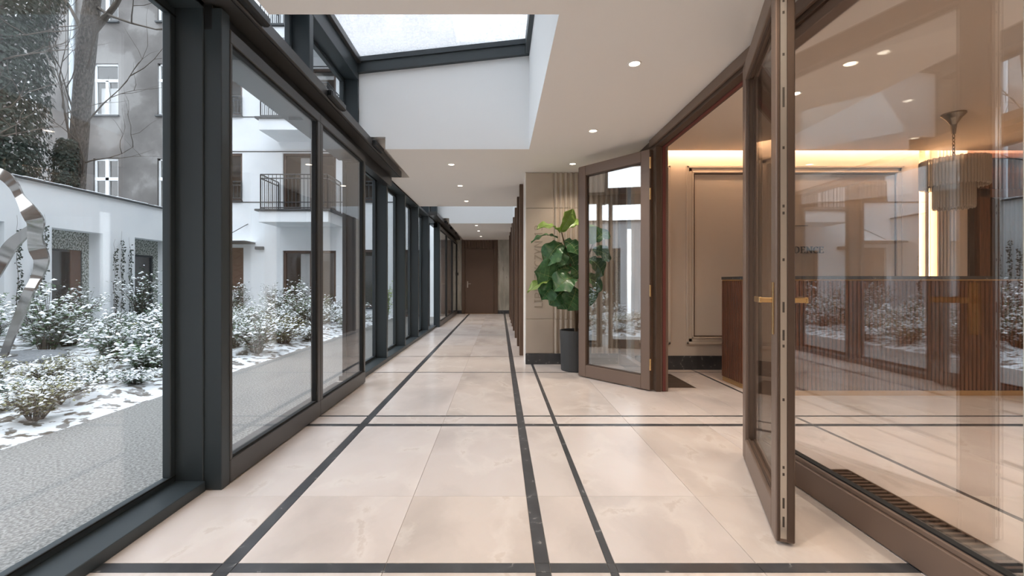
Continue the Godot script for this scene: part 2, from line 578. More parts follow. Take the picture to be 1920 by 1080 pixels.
func build_ceiling() -> void:
	var c := thing("ceiling", "pale plaster corridor ceiling with cut-out for the roof lights", "ceiling", P(0, CEIL, 5), "", "structure")
	var top := CEIL + 0.16
	part(c, "plaster_field", bx(-1.30, 1.64, CEIL, top, -1.0, SKY[0][0], 0.0), M.ceiling_paint)
	part(c, "plaster_field", bx(SX1, 1.64, CEIL, top, SKY[0][0], SKY[0][1], 0.0), M.ceiling_paint)
	part(c, "plaster_field", bx(-1.30, 1.64, CEIL, top, SKY[0][1], 6.57, 0.0), M.ceiling_paint)
	part(c, "plaster_field", bx(-1.64, 1.64, CEIL, top, 6.57, SKY[1][0], 0.0), M.ceiling_paint)
	part(c, "plaster_field", bx(SX1, 1.0, CEIL, top, SKY[1][0], SKY[1][1], 0.0), M.ceiling_paint)
	part(c, "plaster_field", bx(-1.30, 1.0, CEIL, top, SKY[1][1], 16.4, 0.0), M.ceiling_paint)
	# raised slot over the sliding door gear
	part(c, "slot_roof", bx(-1.84, -1.28, top - 0.02, top + 0.1, -1.0, SKY[0][0] - 0.1, 0.0), M.ceiling_paint)
	part(c, "slot_roof", bx(-1.84, -1.28, top - 0.02, top + 0.1, SKY[0][1] + 0.1, 6.6, 0.0), M.ceiling_paint)
	part(c, "slot_roof", bx(-1.84, -1.28, top - 0.02, top + 0.1, SKY[1][1] + 0.1, 16.4, 0.0), M.ceiling_paint)
	part(c, "slot_edge", bx(-1.82, -1.60, CEIL - 0.02, top + 0.1, -1.0, SKY[0][0] - 0.1, 0.0), M.dark_frame)
	part(c, "slot_edge", bx(-1.82, -1.60, CEIL - 0.02, top + 0.1, SKY[0][1] + 0.1, SKY[1][0] - 0.1, 0.0), M.dark_frame)
	part(c, "slot_edge", bx(-1.82, -1.60, CEIL - 0.02, top + 0.1, SKY[1][1] + 0.1, 16.4, 0.0), M.dark_frame)
	# roof deck above, closes the room
	for seg in [[-1.0, SKY[0][0] - 0.1], [SKY[0][1] + 0.1, SKY[1][0] - 0.1], [SKY[1][1] + 0.1, 16.5]]:
		part(c, "roof_deck", bx(-1.84, 7.3, 3.05, 3.2, seg[0], seg[1], 0.0), M.coping)
	for s in SKY:
		part(c, "roof_deck", bx(SX1 + 0.1, 7.3, 3.05, 3.2, s[0] - 0.1, s[1] + 0.1, 0.0), M.coping)
	for k in 2:
		roof_light(k)


func roof_light(k: int) -> void:
	var d0: float = SKY[k][0]
	var d1: float = SKY[k][1]
	var h0 := 3.66       # glass at the eaves
	var h1 := 3.86
	var label: String = ["snow-covered sloping roof light over the entrance in a white shaft", "smaller looking roof light shaft toward the far brown door"][k]
	var w := thing("window_roof", label, "roof light", P((SX0 + SX1) / 2, CEIL, (d0 + d1) / 2), "", "structure")
	part(w, "shaft_wall", bx(SX1 - 0.001, SX1 + 0.05, CEIL + 0.0005, h1 + 0.1, d0 - 0.05, d1 + 0.05, 0.0), M.white_paint)
	part(w, "shaft_wall", bx(-1.30, SX1, CEIL + 0.0005, h1, d1 - 0.001, d1 + 0.05, 0.0), M.white_paint)
	part(w, "shaft_wall", bx(SX0, -1.30, CEIL + 0.14, h1, d1 - 0.001, d1 + 0.05, 0.0), M.white_paint)
	part(w, "shaft_wall", bx(-1.30, SX1, CEIL + 0.0005, h1, d0 - 0.05, d0 + 0.001, 0.0), M.white_paint)
	part(w, "shaft_wall", bx(SX0, -1.30, CEIL + 0.14, h1, d0 - 0.05, d0, 0.0), M.white_paint)
	# steel beams under the glass
	for d in [d1 - 0.055, d0 + 0.005]:
		for o in [0.0, 0.11]:
			var b := MB.new()
			var t: float = 0.02 if o > 0 else 0.0
			var ps := []
			for q in [[SX0, h0 - 0.17 + o], [SX1, h1 - 0.16 + o], [SX1, h1 - 0.05 + o * 0.5], [SX0, h0 - 0.06 + o * 0.5]]:
				ps.append(Vector2(q[0], q[1]))
			slab(b, ps, d - t, d + 0.05)
			part(w, "beam", b, M.dark_frame)
	part(w, "beam", bx(SX1 - 0.05, SX1, h1 - 0.16, h1, d0, d1, 0.004), M.dark_frame)
	part(w, "eaves_beam", bx(-1.80, -1.60, h0 - 0.24, h0 + 0.01, d0 - 0.1, d1 + 0.1, 0.004), M.dark_frame)
	part(w, "eaves_bead", bx(-1.60, -1.56, h0 - 0.07, h0, d0, d1, 0.004), M.bronze_frame)
	# sloping pane and the snow lying on it
	for layer in [[0.0, 0.02, "pane", M.glass], [0.021, 0.035, "snow_cover", M.roof_snow]]:
		var g := MB.new()
		slab(g, [Vector2(-1.84, h0 - 0.025 + layer[0]), Vector2(SX1 + 0.1, h1 + 0.01 + layer[0]), Vector2(SX1 + 0.1, h1 + 0.01 + layer[1]), Vector2(-1.84, h0 - 0.025 + layer[1])], d0 - 0.1, d1 + 0.1)
		part(w, layer[2], g, layer[3])


# solid between two copies of an outline of Vector2(x, y), at distances d0 and d1
func slab(b: MB, ps: Array, d0: float, d1: float) -> void:
	var mid := Vector2.ZERO
	for p in ps:
		mid += p / ps.size()
	for i in range(1, ps.size() - 1):
		b.otri(P(ps[0].x, ps[0].y, d0), P(ps[i].x, ps[i].y, d0), P(ps[i + 1].x, ps[i + 1].y, d0), Vector3.BACK)
		b.otri(P(ps[0].x, ps[0].y, d1), P(ps[i].x, ps[i].y, d1), P(ps[i + 1].x, ps[i + 1].y, d1), Vector3.FORWARD)
	for i in ps.size():
		var p: Vector2 = ps[i]
		var q: Vector2 = ps[(i + 1) % ps.size()]
		var o := (p + q) / 2 - mid
		var nn := Vector2(q.y - p.y, p.x - q.x)
		if nn.dot(o) < 0:
			nn = -nn
		b.oquad(P(p.x, p.y, d0), P(q.x, q.y, d0), P(q.x, q.y, d1), P(p.x, p.y, d1), Vector3(nn.x, nn.y, 0))


# ---------------------------------------------------------------- walls of the corridor
func build_walls() -> void:
	# stone clad wall facing the entrance, with engraved name and fluted panel
	var d := 6.26
	var w := thing("wall_front", "sand coloured stone wall with engraved vertical lettering and fluted panel", "wall", P(1.0, 0, d), "", "structure")
	part(w, "core", bx(0.375, 1.76, 0, CEIL, d + 0.02, d + 0.2, 0.0), M.cream_paint)
	for r in [[0.15, 0.62], [0.625, 2.145], [2.15, 2.635]]:
		part(w, "stone_panel", bx(0.362, 0.735, r[0], r[1], d, d + 0.02, 0.003), M.wall_stone)
		for i in 13:
			var x := 0.742 + i * 0.07
			var fl := MB.new()
			fl.box(x, x + 0.07, r[0], r[1], d + 0.014, d + 0.02, 0.0)
			var arc := []
			for k in 9:      # half-round rib
				var a := PI * k / 8.0
				arc.append(Vector2(x + 0.035 - cos(a) * 0.024, d + 0.014 - sin(a) * 0.030))
			fl.prism(arc, r[0], r[1])
			part(w, "flute", fl, M.wall_stone)
	part(w, "plinth", bx(0.355, 1.63, 0, 0.147, d - 0.008, d + 0.02, 0.002), M.black_stone)
	var tm := text_mesh("LIBERZYCZYN 13", 0.112, 0.004)
	var o := own(w, "lettering", tm, M.engraved, P(0.535, 1.345, d - 0.002) - w.position)
	o.rotation = Vector3(0, 0, PI / 2)
	# corridor side of the same block, with brown door surrounds
	var r := thing("wall_right", "corridor wall with brown full-height door surrounds", "wall", P(0.43, 0, 11), "", "structure")
	part(r, "core", bx(0.362, 0.5, 0, CEIL, d + 0.02, 16.4, 0.0), M.cream_paint)
	part(r, "corner_trim", bx(0.350, 0.362, 0, CEIL, d, d + 0.35, 0.002), M.white_trim)
	var ds := [7.0, 8.02, 9.2, 10.55, 11.6, 12.5, 13.7, 14.7]
	for i in ds.size():
		part(r, "door_surround", bx(0.305, 0.362, 0.0, CEIL - 0.003, ds[i], ds[i] + 0.13, 0.003), M.brown_veneer)
	for i in [0, 2, 4, 6]:
		var lf := part(r, "door_leaf", bx(0.348, 0.362, 0.005, CEIL - 0.003, ds[i] + 0.13, ds[i + 1], 0.002), M.brown_veneer)
		var hd := bx(0.30, 0.348, 1.04, 1.06, ds[i] + 0.24, ds[i] + 0.26, 0.003)
		hd.box(0.30, 0.315, 1.04, 1.06, ds[i] + 0.24, ds[i] + 0.37, 0.003)
		hd.box(0.340, 0.349, 0.9, 1.12, ds[i] + 0.225, ds[i] + 0.265, 0.002)
		part(lf, "lever_handle", hd, M.brass)
	# end wall with the brown door
	var e := 16.3
	var b := thing("wall_back", "end wall with streaked marble beside the brown door", "wall", P(-0.6, 0, e), "", "structure")
	part(b, "core", bx(-1.9, 0.5, 0, CEIL + 0.5, e + 0.02, e + 0.2, 0.0), M.cream_paint)
	for x in [[-1.84, -1.54], [-1.535, -1.36], [-0.07, 0.15], [0.155, 0.362]]:
		part(b, "marble_panel", bx(x[0], x[1], 0.12, CEIL - 0.001, e - 0.002, e + 0.02, 0.002), M.marble)
	part(b, "plinth", bx(-1.84, -1.36, 0, 0.12, e - 0.012, e + 0.02, 0.002), M.black_stone)
	part(b, "plinth", bx(-0.07, 0.362, 0, 0.12, e - 0.012, e + 0.02, 0.002), M.black_stone)
	var dr := thing("door_far", "brown flush door with brass lever at the corridor end", "door", P(-0.72, 0, e), "", "structure")
	part(dr, "surround", bx(-1.36, -1.245, 0, CEIL - 0.002, e - 0.06, e + 0.02, 0.003), M.brown_veneer)
	part(dr, "surround", bx(-0.205, -0.07, 0, CEIL - 0.002, e - 0.06, e + 0.02, 0.003), M.brown_veneer)
	for i in 10:
		var x0 := -1.245 + i * 0.104
		part(dr, "head_board", bx(x0 + 0.002, x0 + 0.102, 2.33, CEIL - 0.002, e - 0.03, e + 0.02, 0.003), M.brown_veneer)
	part(dr, "leaf", bx(-1.24, -0.21, 0.006, 2.325, e - 0.02, e + 0.02, 0.003), mat("door_paint", rgb(104, 82, 68), 0.5))
	var h := bx(-1.17, -1.13, 0.93, 1.16, e - 0.03, e - 0.02, 0.003)
	h.box(-1.16, -1.14, 1.06, 1.08, e - 0.075, e - 0.03, 0.003)
	h.box(-1.16, -1.03, 1.06, 1.08, e - 0.085, e - 0.07, 0.003)
	part(dr, "lever_handle", h, M.steel)
	part(dr, "threshold", bx(-1.24, -0.21, 0, 0.005, e - 0.06, e + 0.02, 0.0), M.brass)
	var ic := single("intercom", bx(-1.55, -1.48, 1.37, 1.47, e - 0.02, e - 0.002, 0.004), M.sensor_plastic, P(-1.515, 1.37, e - 0.01), "small dark wall reader on the marble beside the far brown door", "card reader")
	# wall behind the camera's position and the pier that ends the partition
	single("wall_near", bx(-1.9, 7.3, 0, 3.2, -1.15, -1.0, 0.0), M.cream_paint, P(2.5, 0, -1.05), "plain plaster wall closing the entrance hall", "wall", "", "structure")
	var pr := thing("wall_pier", "grey veined marble pier at the end of the fixed glass", "wall", P(1.8, 0, 0.5), "", "structure")
	part(pr, "marble_panel", bx(1.63, 2.0, 0, CEIL, 0.3, 1.42, 0.004), M.marble)
	part(pr, "core", bx(1.65, 1.85, 0, 3.0, -1.0, 0.3, 0.0), M.cream_paint)


# ---------------------------------------------------------------- courtyard glazing
func post(parent: Node3D, d: float, x0 := -1.785, x1 := -1.605, y0 := 0.0, y1 := CEIL, w := 0.06) -> void:
	part(parent, "mullion", bx(x0, x1, y0, y1, d, d + w, 0.003), M.dark_frame)
	part(parent, "gasket", bx(x0 - 0.005, x0 + 0.03, y0 + 0.05, y1, d - 0.012, d + w + 0.012, 0.002), M.dark_gasket)


func bay(n: String, label: String, d0: float, d1: float, y1 := 2.61) -> Node3D:
	var w := thing("window_" + n, label, "window", P(-1.7, 0, (d0 + d1) / 2), "", "structure")
	part(w, "sill", bx(-1.84, -1.59, 0.0, 0.055, d0, d1, 0.003), M.dark_frame)
	part(w, "head", bx(-1.84, -1.60, y1, CEIL + 0.02, d0, d1, 0.003), M.dark_frame)
	var f := MB.new()
	f.box(-1.80, -1.755, 0.055, 0.085, d0, d1, 0.003)
	f.box(-1.80, -1.755, y1 - 0.04, y1, d0, d1, 0.003)
	f.box(-1.80, -1.755, 0.085, y1 - 0.04, d0, d0 + 0.035, 0.003)
	f.box(-1.80, -1.755, 0.085, y1 - 0.04, d1 - 0.035, d1, 0.003)
	part(w, "frame", f, M.dark_frame)
	var g := MB.new()
	g.box(-1.757, -1.750, 0.082, 0.09, d0, d1, 0.001)
	g.box(-1.757, -1.750, y1 - 0.05, y1 - 0.04, d0, d1, 0.001)
	part(w, "gasket", g, M.dark_gasket)
	part(w, "pane", bx(-1.784, -1.776, 0.08, y1 - 0.02, d0 + 0.02, d1 - 0.02, 0.0), M.glass)
	return w


func build_left_glazing() -> void:
	var b1 := bay("1", "large fixed courtyard window with deep charcoal sill beside the sliding door", -1.0, 2.46)
	post(b1, 2.46)
	# tall glazing line that carries the sliding doors and the roof light
	var up := thing("window_2", "charcoal glazing above the sliding doors under the snowy roof light", "window", P(-1.7, CEIL, 3.9), "", "structure")
	for d in [2.55, 3.84, 5.14]:
		var y0: float = 2.50
		post(up, d, -1.785, -1.605, y0, 3.43, 0.08)
	part(up, "transom", bx(-1.84, -1.60, 2.52, 2.70, 2.52, 5.2, 0.003), M.dark_frame)
	for s in [[2.63, 3.84], [3.92, 5.14]]:
		var f := MB.new()
		f.box(-1.80, -1.755, 2.70, 2.74, s[0], s[1], 0.003)
		f.box(-1.80, -1.755, 3.38, 3.43, s[0], s[1], 0.003)
		f.box(-1.80, -1.755, 2.70, 3.43, s[0], s[0] + 0.04, 0.003)
		f.box(-1.80, -1.755, 2.70, 3.43, s[1] - 0.04, s[1], 0.003)
		part(up, "frame", f, M.dark_frame)
		part(up, "pane", bx(-1.784, -1.776, 2.72, 3.42, s[0] + 0.02, s[1] - 0.02, 0.0), M.glass)
	# sliding door jambs, leaves and operator
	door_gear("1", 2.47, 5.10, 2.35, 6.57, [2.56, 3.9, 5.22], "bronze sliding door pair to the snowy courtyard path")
	# fixed bays further along
	var ds := [5.20, 6.46, 7.70, 8.95, 10.20, 11.42]
	var words := ["first", "second", "third", "fourth", "fifth"]
	for i in 5:
		var w := bay(str(i + 3), "narrow charcoal courtyard window, %s bay past the sliding door" % words[i], ds[i], ds[i + 1])
		post(w, ds[i] if i > 0 else 5.22, -1.785, -1.605, 0.0, CEIL, 0.07)
	# upper glazing by the second roof light
	var u2 := thing("window_8", "charcoal glazing under the second roof light", "window", P(-1.7, CEIL, 10.4), "", "structure")
	for d in [9.07, 10.3, 11.6]:
		post(u2, d, -1.785, -1.605, CEIL, 3.43, 0.08)
	part(u2, "pane", bx(-1.784, -1.776, CEIL, 3.43, 9.1, 11.65, 0.0), M.glass)
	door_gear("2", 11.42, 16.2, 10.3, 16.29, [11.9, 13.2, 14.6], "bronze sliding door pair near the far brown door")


func door_gear(n: String, d0: float, d1: float, h0: float, h1: float, sens: Array, label: String) -> void:
	var t := thing("door_sliding_" + n, label, "sliding door", P(-1.55, 0, (d0 + d1) / 2), "", "structure")
	part(t, "jamb", bx(-1.66, -1.51, 0.0, CEIL - 0.02, d0, d0 + 0.075, 0.003), M.dark_frame)
	part(t, "threshold", bx(-1.84, -1.56, 0.0, 0.012, d0, d1, 0.002), M.bronze_frame)
	part(t, "carriage_shadow_beam", bx(-1.66, -1.56, 2.50, CEIL, d0, h1, 0.003), M.sensor_plastic)  # dark beam stands for the shadow gap at the door carriage
	var cnt := 2 if n == "1" else 3
	var lw := (d1 - d0 - 0.075) / cnt
	for i in cnt:
		var a := d0 + 0.075 + i * lw
		var b := a + lw
		var f := MB.new()
		var x0 := -1.565
		var x1 := -1.505
		var st := 0.055
		f.box(x0, x1, 0.01, 0.135, a, b, 0.004)
		f.box(x0, x1, 2.47, 2.545, a, b, 0.004)
		f.box(x0, x1, 0.135, 2.47, a, a + (0.02 if i == 0 else st), 0.004)
		f.box(x0, x1, 0.135, 2.47, b - st, b - 0.002, 0.004)
		var lf := part(t, "leaf_frame", f, M.bronze_frame)
		var g := MB.new()
		for q in [[0.130, 0.150], [2.455, 2.475]]:
			g.box(x0 + 0.012, x1 - 0.012, q[0], q[1], a + 0.01, b - 0.01, 0.001)
		g.box(x0 + 0.012, x1 - 0.012, 0.14, 2.46, b - st - 0.018, b - st, 0.001)
		part(lf, "gasket", g, M.dark_gasket)
		part(lf, "pane", bx(-1.539, -1.531, 0.14, 2.465, a + 0.012, b - 0.04, 0.0), M.glass)
	# door operator cover
	var op := part(t, "operator_cover", bx(-1.63, -1.417, CEIL + 0.002, CEIL + 0.088, h0, h1, 0.006), M.bronze_frame)
	part(op, "cover_groove", bx(-1.440, -1.434, CEIL - 0.001, CEIL + 0.004, h0 + 0.01, h1 - 0.01, 0.0), M.dark_gasket)
	for s in sens:
		var sm := MB.new()
		sm.box(-1.42, -1.37, CEIL + 0.012, CEIL + 0.075, s - 0.17, s + 0.17, 0.012)
		part(t, "motion_sensor", sm, M.sensor_plastic)


# ---------------------------------------------------------------- brown glass partition
func leaf_door(n: String, label: String, hinge: Vector3, tip: Vector3, side: float) -> void:
	var L := hinge.distance_to(tip)
	var t := thing("door_" + n, label, "glass door", hinge, "", "structure")
	var dir := (tip - hinge).normalized()
	t.rotation.y = atan2(-dir.z, dir.x)
	var H := 2.505
	var th := 0.036
	var f := MB.new()
	f.zbox(0, 0.105, 0.012, H, -th, th, 0.004)
	f.zbox(L - 0.105, L, 0.012, H, -th, th, 0.004)
	f.zbox(0.105, L - 0.105, 0.012, 0.15, -th, th, 0.004)
	f.zbox(0.105, L - 0.105, H - 0.115, H, -th, th, 0.004)
	own(t, "frame", f.mesh(), M.taupe_frame)
	var r := MB.new()   # rebate lips on the meeting and hinge edges
	r.zbox(L, L + 0.006, 0.02, H - 0.01, -th + 0.004, -th + 0.03, 0.001)
	r.zbox(L, L + 0.006, 0.02, H - 0.01, th - 0.014, th - 0.004, 0.001)
	r.zbox(-0.006, 0, 0.02, H - 0.01, -th + 0.004, -th + 0.02, 0.001)
	own(t, "rebate_lip", r.mesh(), M.taupe_dark)
	var g := MB.new()
	for s in [-1, 1]:
		g.zbox(0.105, L - 0.105, 0.150, 0.162, s * 0.010, s * 0.020, 0.001)
		g.zbox(0.105, L - 0.105, H - 0.127, H - 0.115, s * 0.010, s * 0.020, 0.001)
		g.zbox(0.105, 0.117, 0.16, H - 0.12, s * 0.010, s * 0.020, 0.001)
		g.zbox(L - 0.117, L - 0.105, 0.16, H - 0.12, s * 0.010, s * 0.020, 0.001)
	own(t, "glazing_bead", g.mesh(), M.taupe_dark)
	own(t, "pane", MB.new().zbox(0.1, L - 0.1, 0.145, H - 0.11, -0.004, 0.004).mesh(), M.partition_glass)
	# lock strip on the meeting edge
	var ls := own(t, "lock_strip", MB.new().zbox(L, L + 0.004, 0.03, H - 0.03, -0.004, 0.020, 0.0).mesh(), M.steel)
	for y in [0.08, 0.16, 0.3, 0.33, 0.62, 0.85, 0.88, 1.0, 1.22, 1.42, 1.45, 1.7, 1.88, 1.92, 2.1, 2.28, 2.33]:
		own(ls, "keep_slot", MB.new().zbox(L + 0.0035, L + 0.0045, y, y + (0.045 if int(y * 100) % 4 == 0 else 0.012), 0.004, 0.012).mesh(), M.lock_slot_shade)  # brown slips put the dark of the open slots into colour
	# lever handles on both faces
	for s in ([-1, 1] if n == "3" else []):
		var h := MB.new()
		h.zbox(L - 0.07, L - 0.035, 0.90, 1.13, s * th, s * (th + 0.006), 0.002)
		own(t, "handle_plate", h.mesh(), M.brass)
		var lv := MB.new()
		lv.zbox(L - 0.062, L - 0.042, 1.04, 1.062, s * (th + 0.004), s * (th + 0.055), 0.003)
		lv.zbox(L - 0.18, L - 0.042, 1.038, 1.064, s * (th + 0.045), s * (th + 0.058), 0.003)
		own(t, "lever_handle", lv.mesh(), M.brass)
	for y in [0.22, 0.98, 1.98, 2.3]:
		var hg := MB.new()
		hg.tube([Vector3(-0.008, y, side * th), Vector3(-0.008, y + 0.12, side * th)], [0.010, 0.010], 10)
		own(t, "hinge", hg.mesh(), M.brass)


func build_partition() -> void:
	var p := thing("window_9", "taupe framed fixed glass partition between corridor and reception", "glass partition", P(1.68, 0, 2.0), "", "structure")
	var x0 := 1.636
	var x1 := 1.715
	part(p, "bottom_rail", bx(x0, x1, 0.004, 0.14, 1.42, 2.9, 0.004), M.taupe_frame)
	part(p, "rail_lip", bx(x0 + 0.012, x1 - 0.012, 0.14, 0.165, 1.42, 2.9, 0.004), M.taupe_frame)
	part(p, "gasket", bx(x0 + 0.022, x1 - 0.022, 0.165, 0.172, 1.42, 2.85, 0.0), M.dark_gasket)
	part(p, "top_rail", bx(x0, x1, 2.47, 2.54, 1.42, 2.9, 0.004), M.taupe_frame)
	part(p, "door_post", bx(x0, x1 + 0.01, 0.0, 2.54, 2.84, 2.94, 0.004), M.taupe_frame)
	part(p, "pane", bx(1.672, 1.680, 0.15, 2.48, 1.40, 2.86, 0.0), M.partition_glass)
	# head track over opening and panels
	part(p, "head_track", bx(x0 - 0.02, x1 + 0.03, 2.53, CEIL + 0.2, -1.0, 6.27, 0.004), M.taupe_dark)
	part(p, "track_lip", bx(x0 - 0.045, x0 - 0.02, 2.56, CEIL - 0.001, 1.42, 4.85, 0.004), M.taupe_frame)
	part(p, "seal", bx(1.685, 1.715, 2.52, 2.532, 2.94, 4.70, 0.0), M.red_gasket)
	# hinge jamb of the far leaf and glass panel beyond
	var j := thing("window_10", "taupe jamb with red seal and glass panel behind the open door", "glass partition", P(1.68, 0, 5.4), "", "structure")
	part(j, "jamb", bx(1.61, 1.74, 0.0, 2.53, 4.70, 4.80, 0.004), M.taupe_frame)
	part(j, "jamb_step", bx(1.61, 1.66, 0.0, 2.53, 4.685, 4.70, 0.002), M.taupe_dark)
	part(j, "seal", bx(1.680, 1.712, 0.004, 2.53, 4.688, 4.70, 0.002), M.red_gasket)
	part(j, "bottom_rail", bx(x0, x1, 0.004, 0.15, 4.80, 6.26, 0.004), M.taupe_frame)
	part(j, "end_post", bx(x0, x1, 0.15, 2.53, 6.16, 6.26, 0.004), M.taupe_frame)
	part(j, "pane", bx(1.672, 1.680, 0.14, 2.53, 4.78, 6.18, 0.0), M.partition_glass)
	leaf_door("3", "open taupe framed glass door leaf with brass lever, beside the fixed partition", P(1.60, 0, 2.92), P(1.225, 0, 1.95), -1.0)
	leaf_door("4", "open taupe framed glass door leaf standing before the fig plant", P(1.575, 0, 4.72), P(0.972, 0, 5.47), -1.0)


# ---------------------------------------------------------------- reception
func frame_moulding(parent: Node3D, called: String, x0: float, x1: float, y0: float, y1: float, d: float, w: float, steps: Array, m: Material) -> void:
	for s in steps:   # [inset, width, projection]
		var b := MB.new()
		var a: float = s[0]
		var ww: float = s[1]
		var pr: float = s[2]
		b.box(x0 + a, x1 - a, y0 + a, y0 + a + ww, d - pr, d, 0.004)
		b.box(x0 + a, x1 - a, y1 - a - ww, y1 - a, d - pr, d, 0.004)
		b.box(x0 + a, x0 + a + ww, y0 + a, y1 - a, d - pr, d, 0.004)
		b.box(x1 - a - ww, x1 - a, y0 + a, y1 - a, d - pr, d, 0.004)
		part(parent, called, b, m)


func build_reception(energy: float) -> void:
	var d := 5.88
	var rc := 2.79
	var c := thing("ceiling_reception", "warm lit reception ceiling with a cove along the back wall", "ceiling", P(4.4, rc, 2.5), "", "structure")
	part(c, "plaster_field", bx(1.74, 7.2, rc, rc + 0.1, -1.0, d - 0.14, 0.004), M.cream_paint)
	part(c, "cove_back", bx(1.74, 7.2, rc + 0.22, rc + 0.26, d - 0.3, d, 0.0), M.cream_paint)
	var w := thing("wall_reception", "cream reception wall with classical panel mouldings and black plinth", "wall", P(3.5, 0, d), "", "structure")
	part(w, "core", bx(1.74, 5.42, 0, rc + 0.26, d, d + 0.15, 0.0), M.cream_paint)
	part(w, "plinth", bx(1.745, 5.42, 0, 0.18, d - 0.018, d, 0.003), M.black_stone)
	frame_moulding(w, "moulding", 1.80, 2.20, 0.33, 2.63, d, 0.09, [[0.0, 0.03, 0.03], [0.03, 0.045, 0.018], [0.075, 0.018, 0.028]], M.cream_paint)
	frame_moulding(w, "moulding", 2.405, 5.21, 0.33, 2.63, d, 0.09, [[0.0, 0.03, 0.03], [0.03, 0.045, 0.018], [0.075, 0.018, 0.028]], M.cream_paint)
	frame_moulding(w, "brass_bead", 2.505, 5.11, 0.43, 2.53, d, 0.01, [[0.0, 0.010, 0.014]], M.door_brown)
	var tm := text_mesh("RESIDENCE", 0.085, 0.01, "Droid Serif")
	own(w, "lettering", tm, M.metal_charcoal, P(3.86, 1.545, d - 0.006) - w.position)
	part(w, "lettering_rule", bx(3.55, 3.98, 1.855, 1.862, d - 0.008, d, 0.0), M.metal_charcoal)
	# lit fluted niche and wooden portal at the end of the wall
	var n := thing("wall_niche", "fluted wall niche with warm vertical light strips", "wall", P(5.7, 0, d), "", "structure")
	part(n, "core", bx(5.42, 6.05, 0, rc + 0.26, d + 0.1, d + 0.2, 0.0), M.cream_paint)
	part(n, "rib", bx(5.50, 5.55, 0, rc + 0.2, d, d + 0.1, 0.004), M.cream_paint)
	for i in 5:
		part(n, "rib", bx(5.66 + i * 0.045, 5.69 + i * 0.045, 0, rc + 0.2, d, d + 0.1, 0.008), M.cream_paint)
	part(n, "rib", bx(5.885, 6.05, 0, rc + 0.2, d, d + 0.1, 0.004), M.cream_paint)
	for x in [5.46, 5.61]:
		var lm := single("wall_light_strip", bx(x - 0.018, x + 0.018, 0.1, 2.7, d + 0.075, d + 0.099, 0.003), M.warm_led, P(x, 0.1, d + 0.09), "warm vertical light strip set between the reception wall flutes", "light", "vertical light strips")
		var al := AreaLight3D.new()
		al.name = "strip_lamp"
		al.area_size = Vector2(0.04, 2.6)
		al.light_color = rgb(255, 214, 170)
		al.light_energy = energy * 0.6
		al.shadow_enabled = true
		al.position = P(x, 1.4, d + 0.07) - lm.position
		lm.add_child(al)
	var po := thing("wall_portal", "walnut portal with fluted overpanel at the reception end", "wall", P(6.6, 0, d), "", "structure")
	part(po, "core", bx(6.05, 7.2, 0, rc + 0.26, d + 0.1, d + 0.2, 0.0), M.walnut)
	part(po, "post", bx(6.05, 6.12, 0, 2.72, d - 0.02, d + 0.1, 0.004), M.walnut_gap)
	part(po, "post", bx(6.17, 6.30, 0, 2.33, d - 0.04, d + 0.1, 0.004), M.walnut)
	part(po, "lintel", bx(6.17, 7.2, 2.22, 2.33, d - 0.04, d + 0.1, 0.004), M.walnut)
	part(po, "cornice", bx(6.00, 7.2, 2.72, 2.785, d - 0.05, d + 0.1, 0.004), M.walnut)
	for i in 18:
		part(po, "batten", bx(6.18 + i * 0.056, 6.215 + i * 0.056, 2.34, 2.72, d, d + 0.1, 0.008), M.walnut)
	for i in 14:
		part(po, "batten", bx(6.31 + i * 0.062, 6.355 + i * 0.062, 0.0, 2.22, d + 0.06, d + 0.1, 0.008), M.brown_veneer)
	single("wall_east", bx(7.2, 7.35, 0, 3.2, -1.0, 6.1, 0.0), M.cream_paint, P(7.27, 0, 2.5), "plain cream wall at the far side of the reception", "wall", "", "structure")
	# cove light
	var lb := single("cove_light_strip", bx(1.80, 7.1, rc + 0.10, rc + 0.115, d - 0.20, d - 0.16, 0.002), M.warm_led, P(4.4, rc + 0.1, d - 0.18), "warm light strip hidden in the reception ceiling cove", "light")
	for i in 5:
		var al := AreaLight3D.new()
		al.name = "cove_lamp"
		al.area_size = Vector2(1.05, 0.05)
		al.light_color = rgb(255, 214, 172)
		al.light_energy = energy
		al.shadow_enabled = true
		lb.add_child(al, true)
		al.position = P(2.35 + i * 1.06, rc + 0.13, d - 0.15) - lb.position
		al.look_at_from_position(al.global_position, al.global_position + Vector3(0, -0.25, -0.35), Vector3.UP)
	build_desk()
	build_chandelier(P(4.47, rc, 4.48))


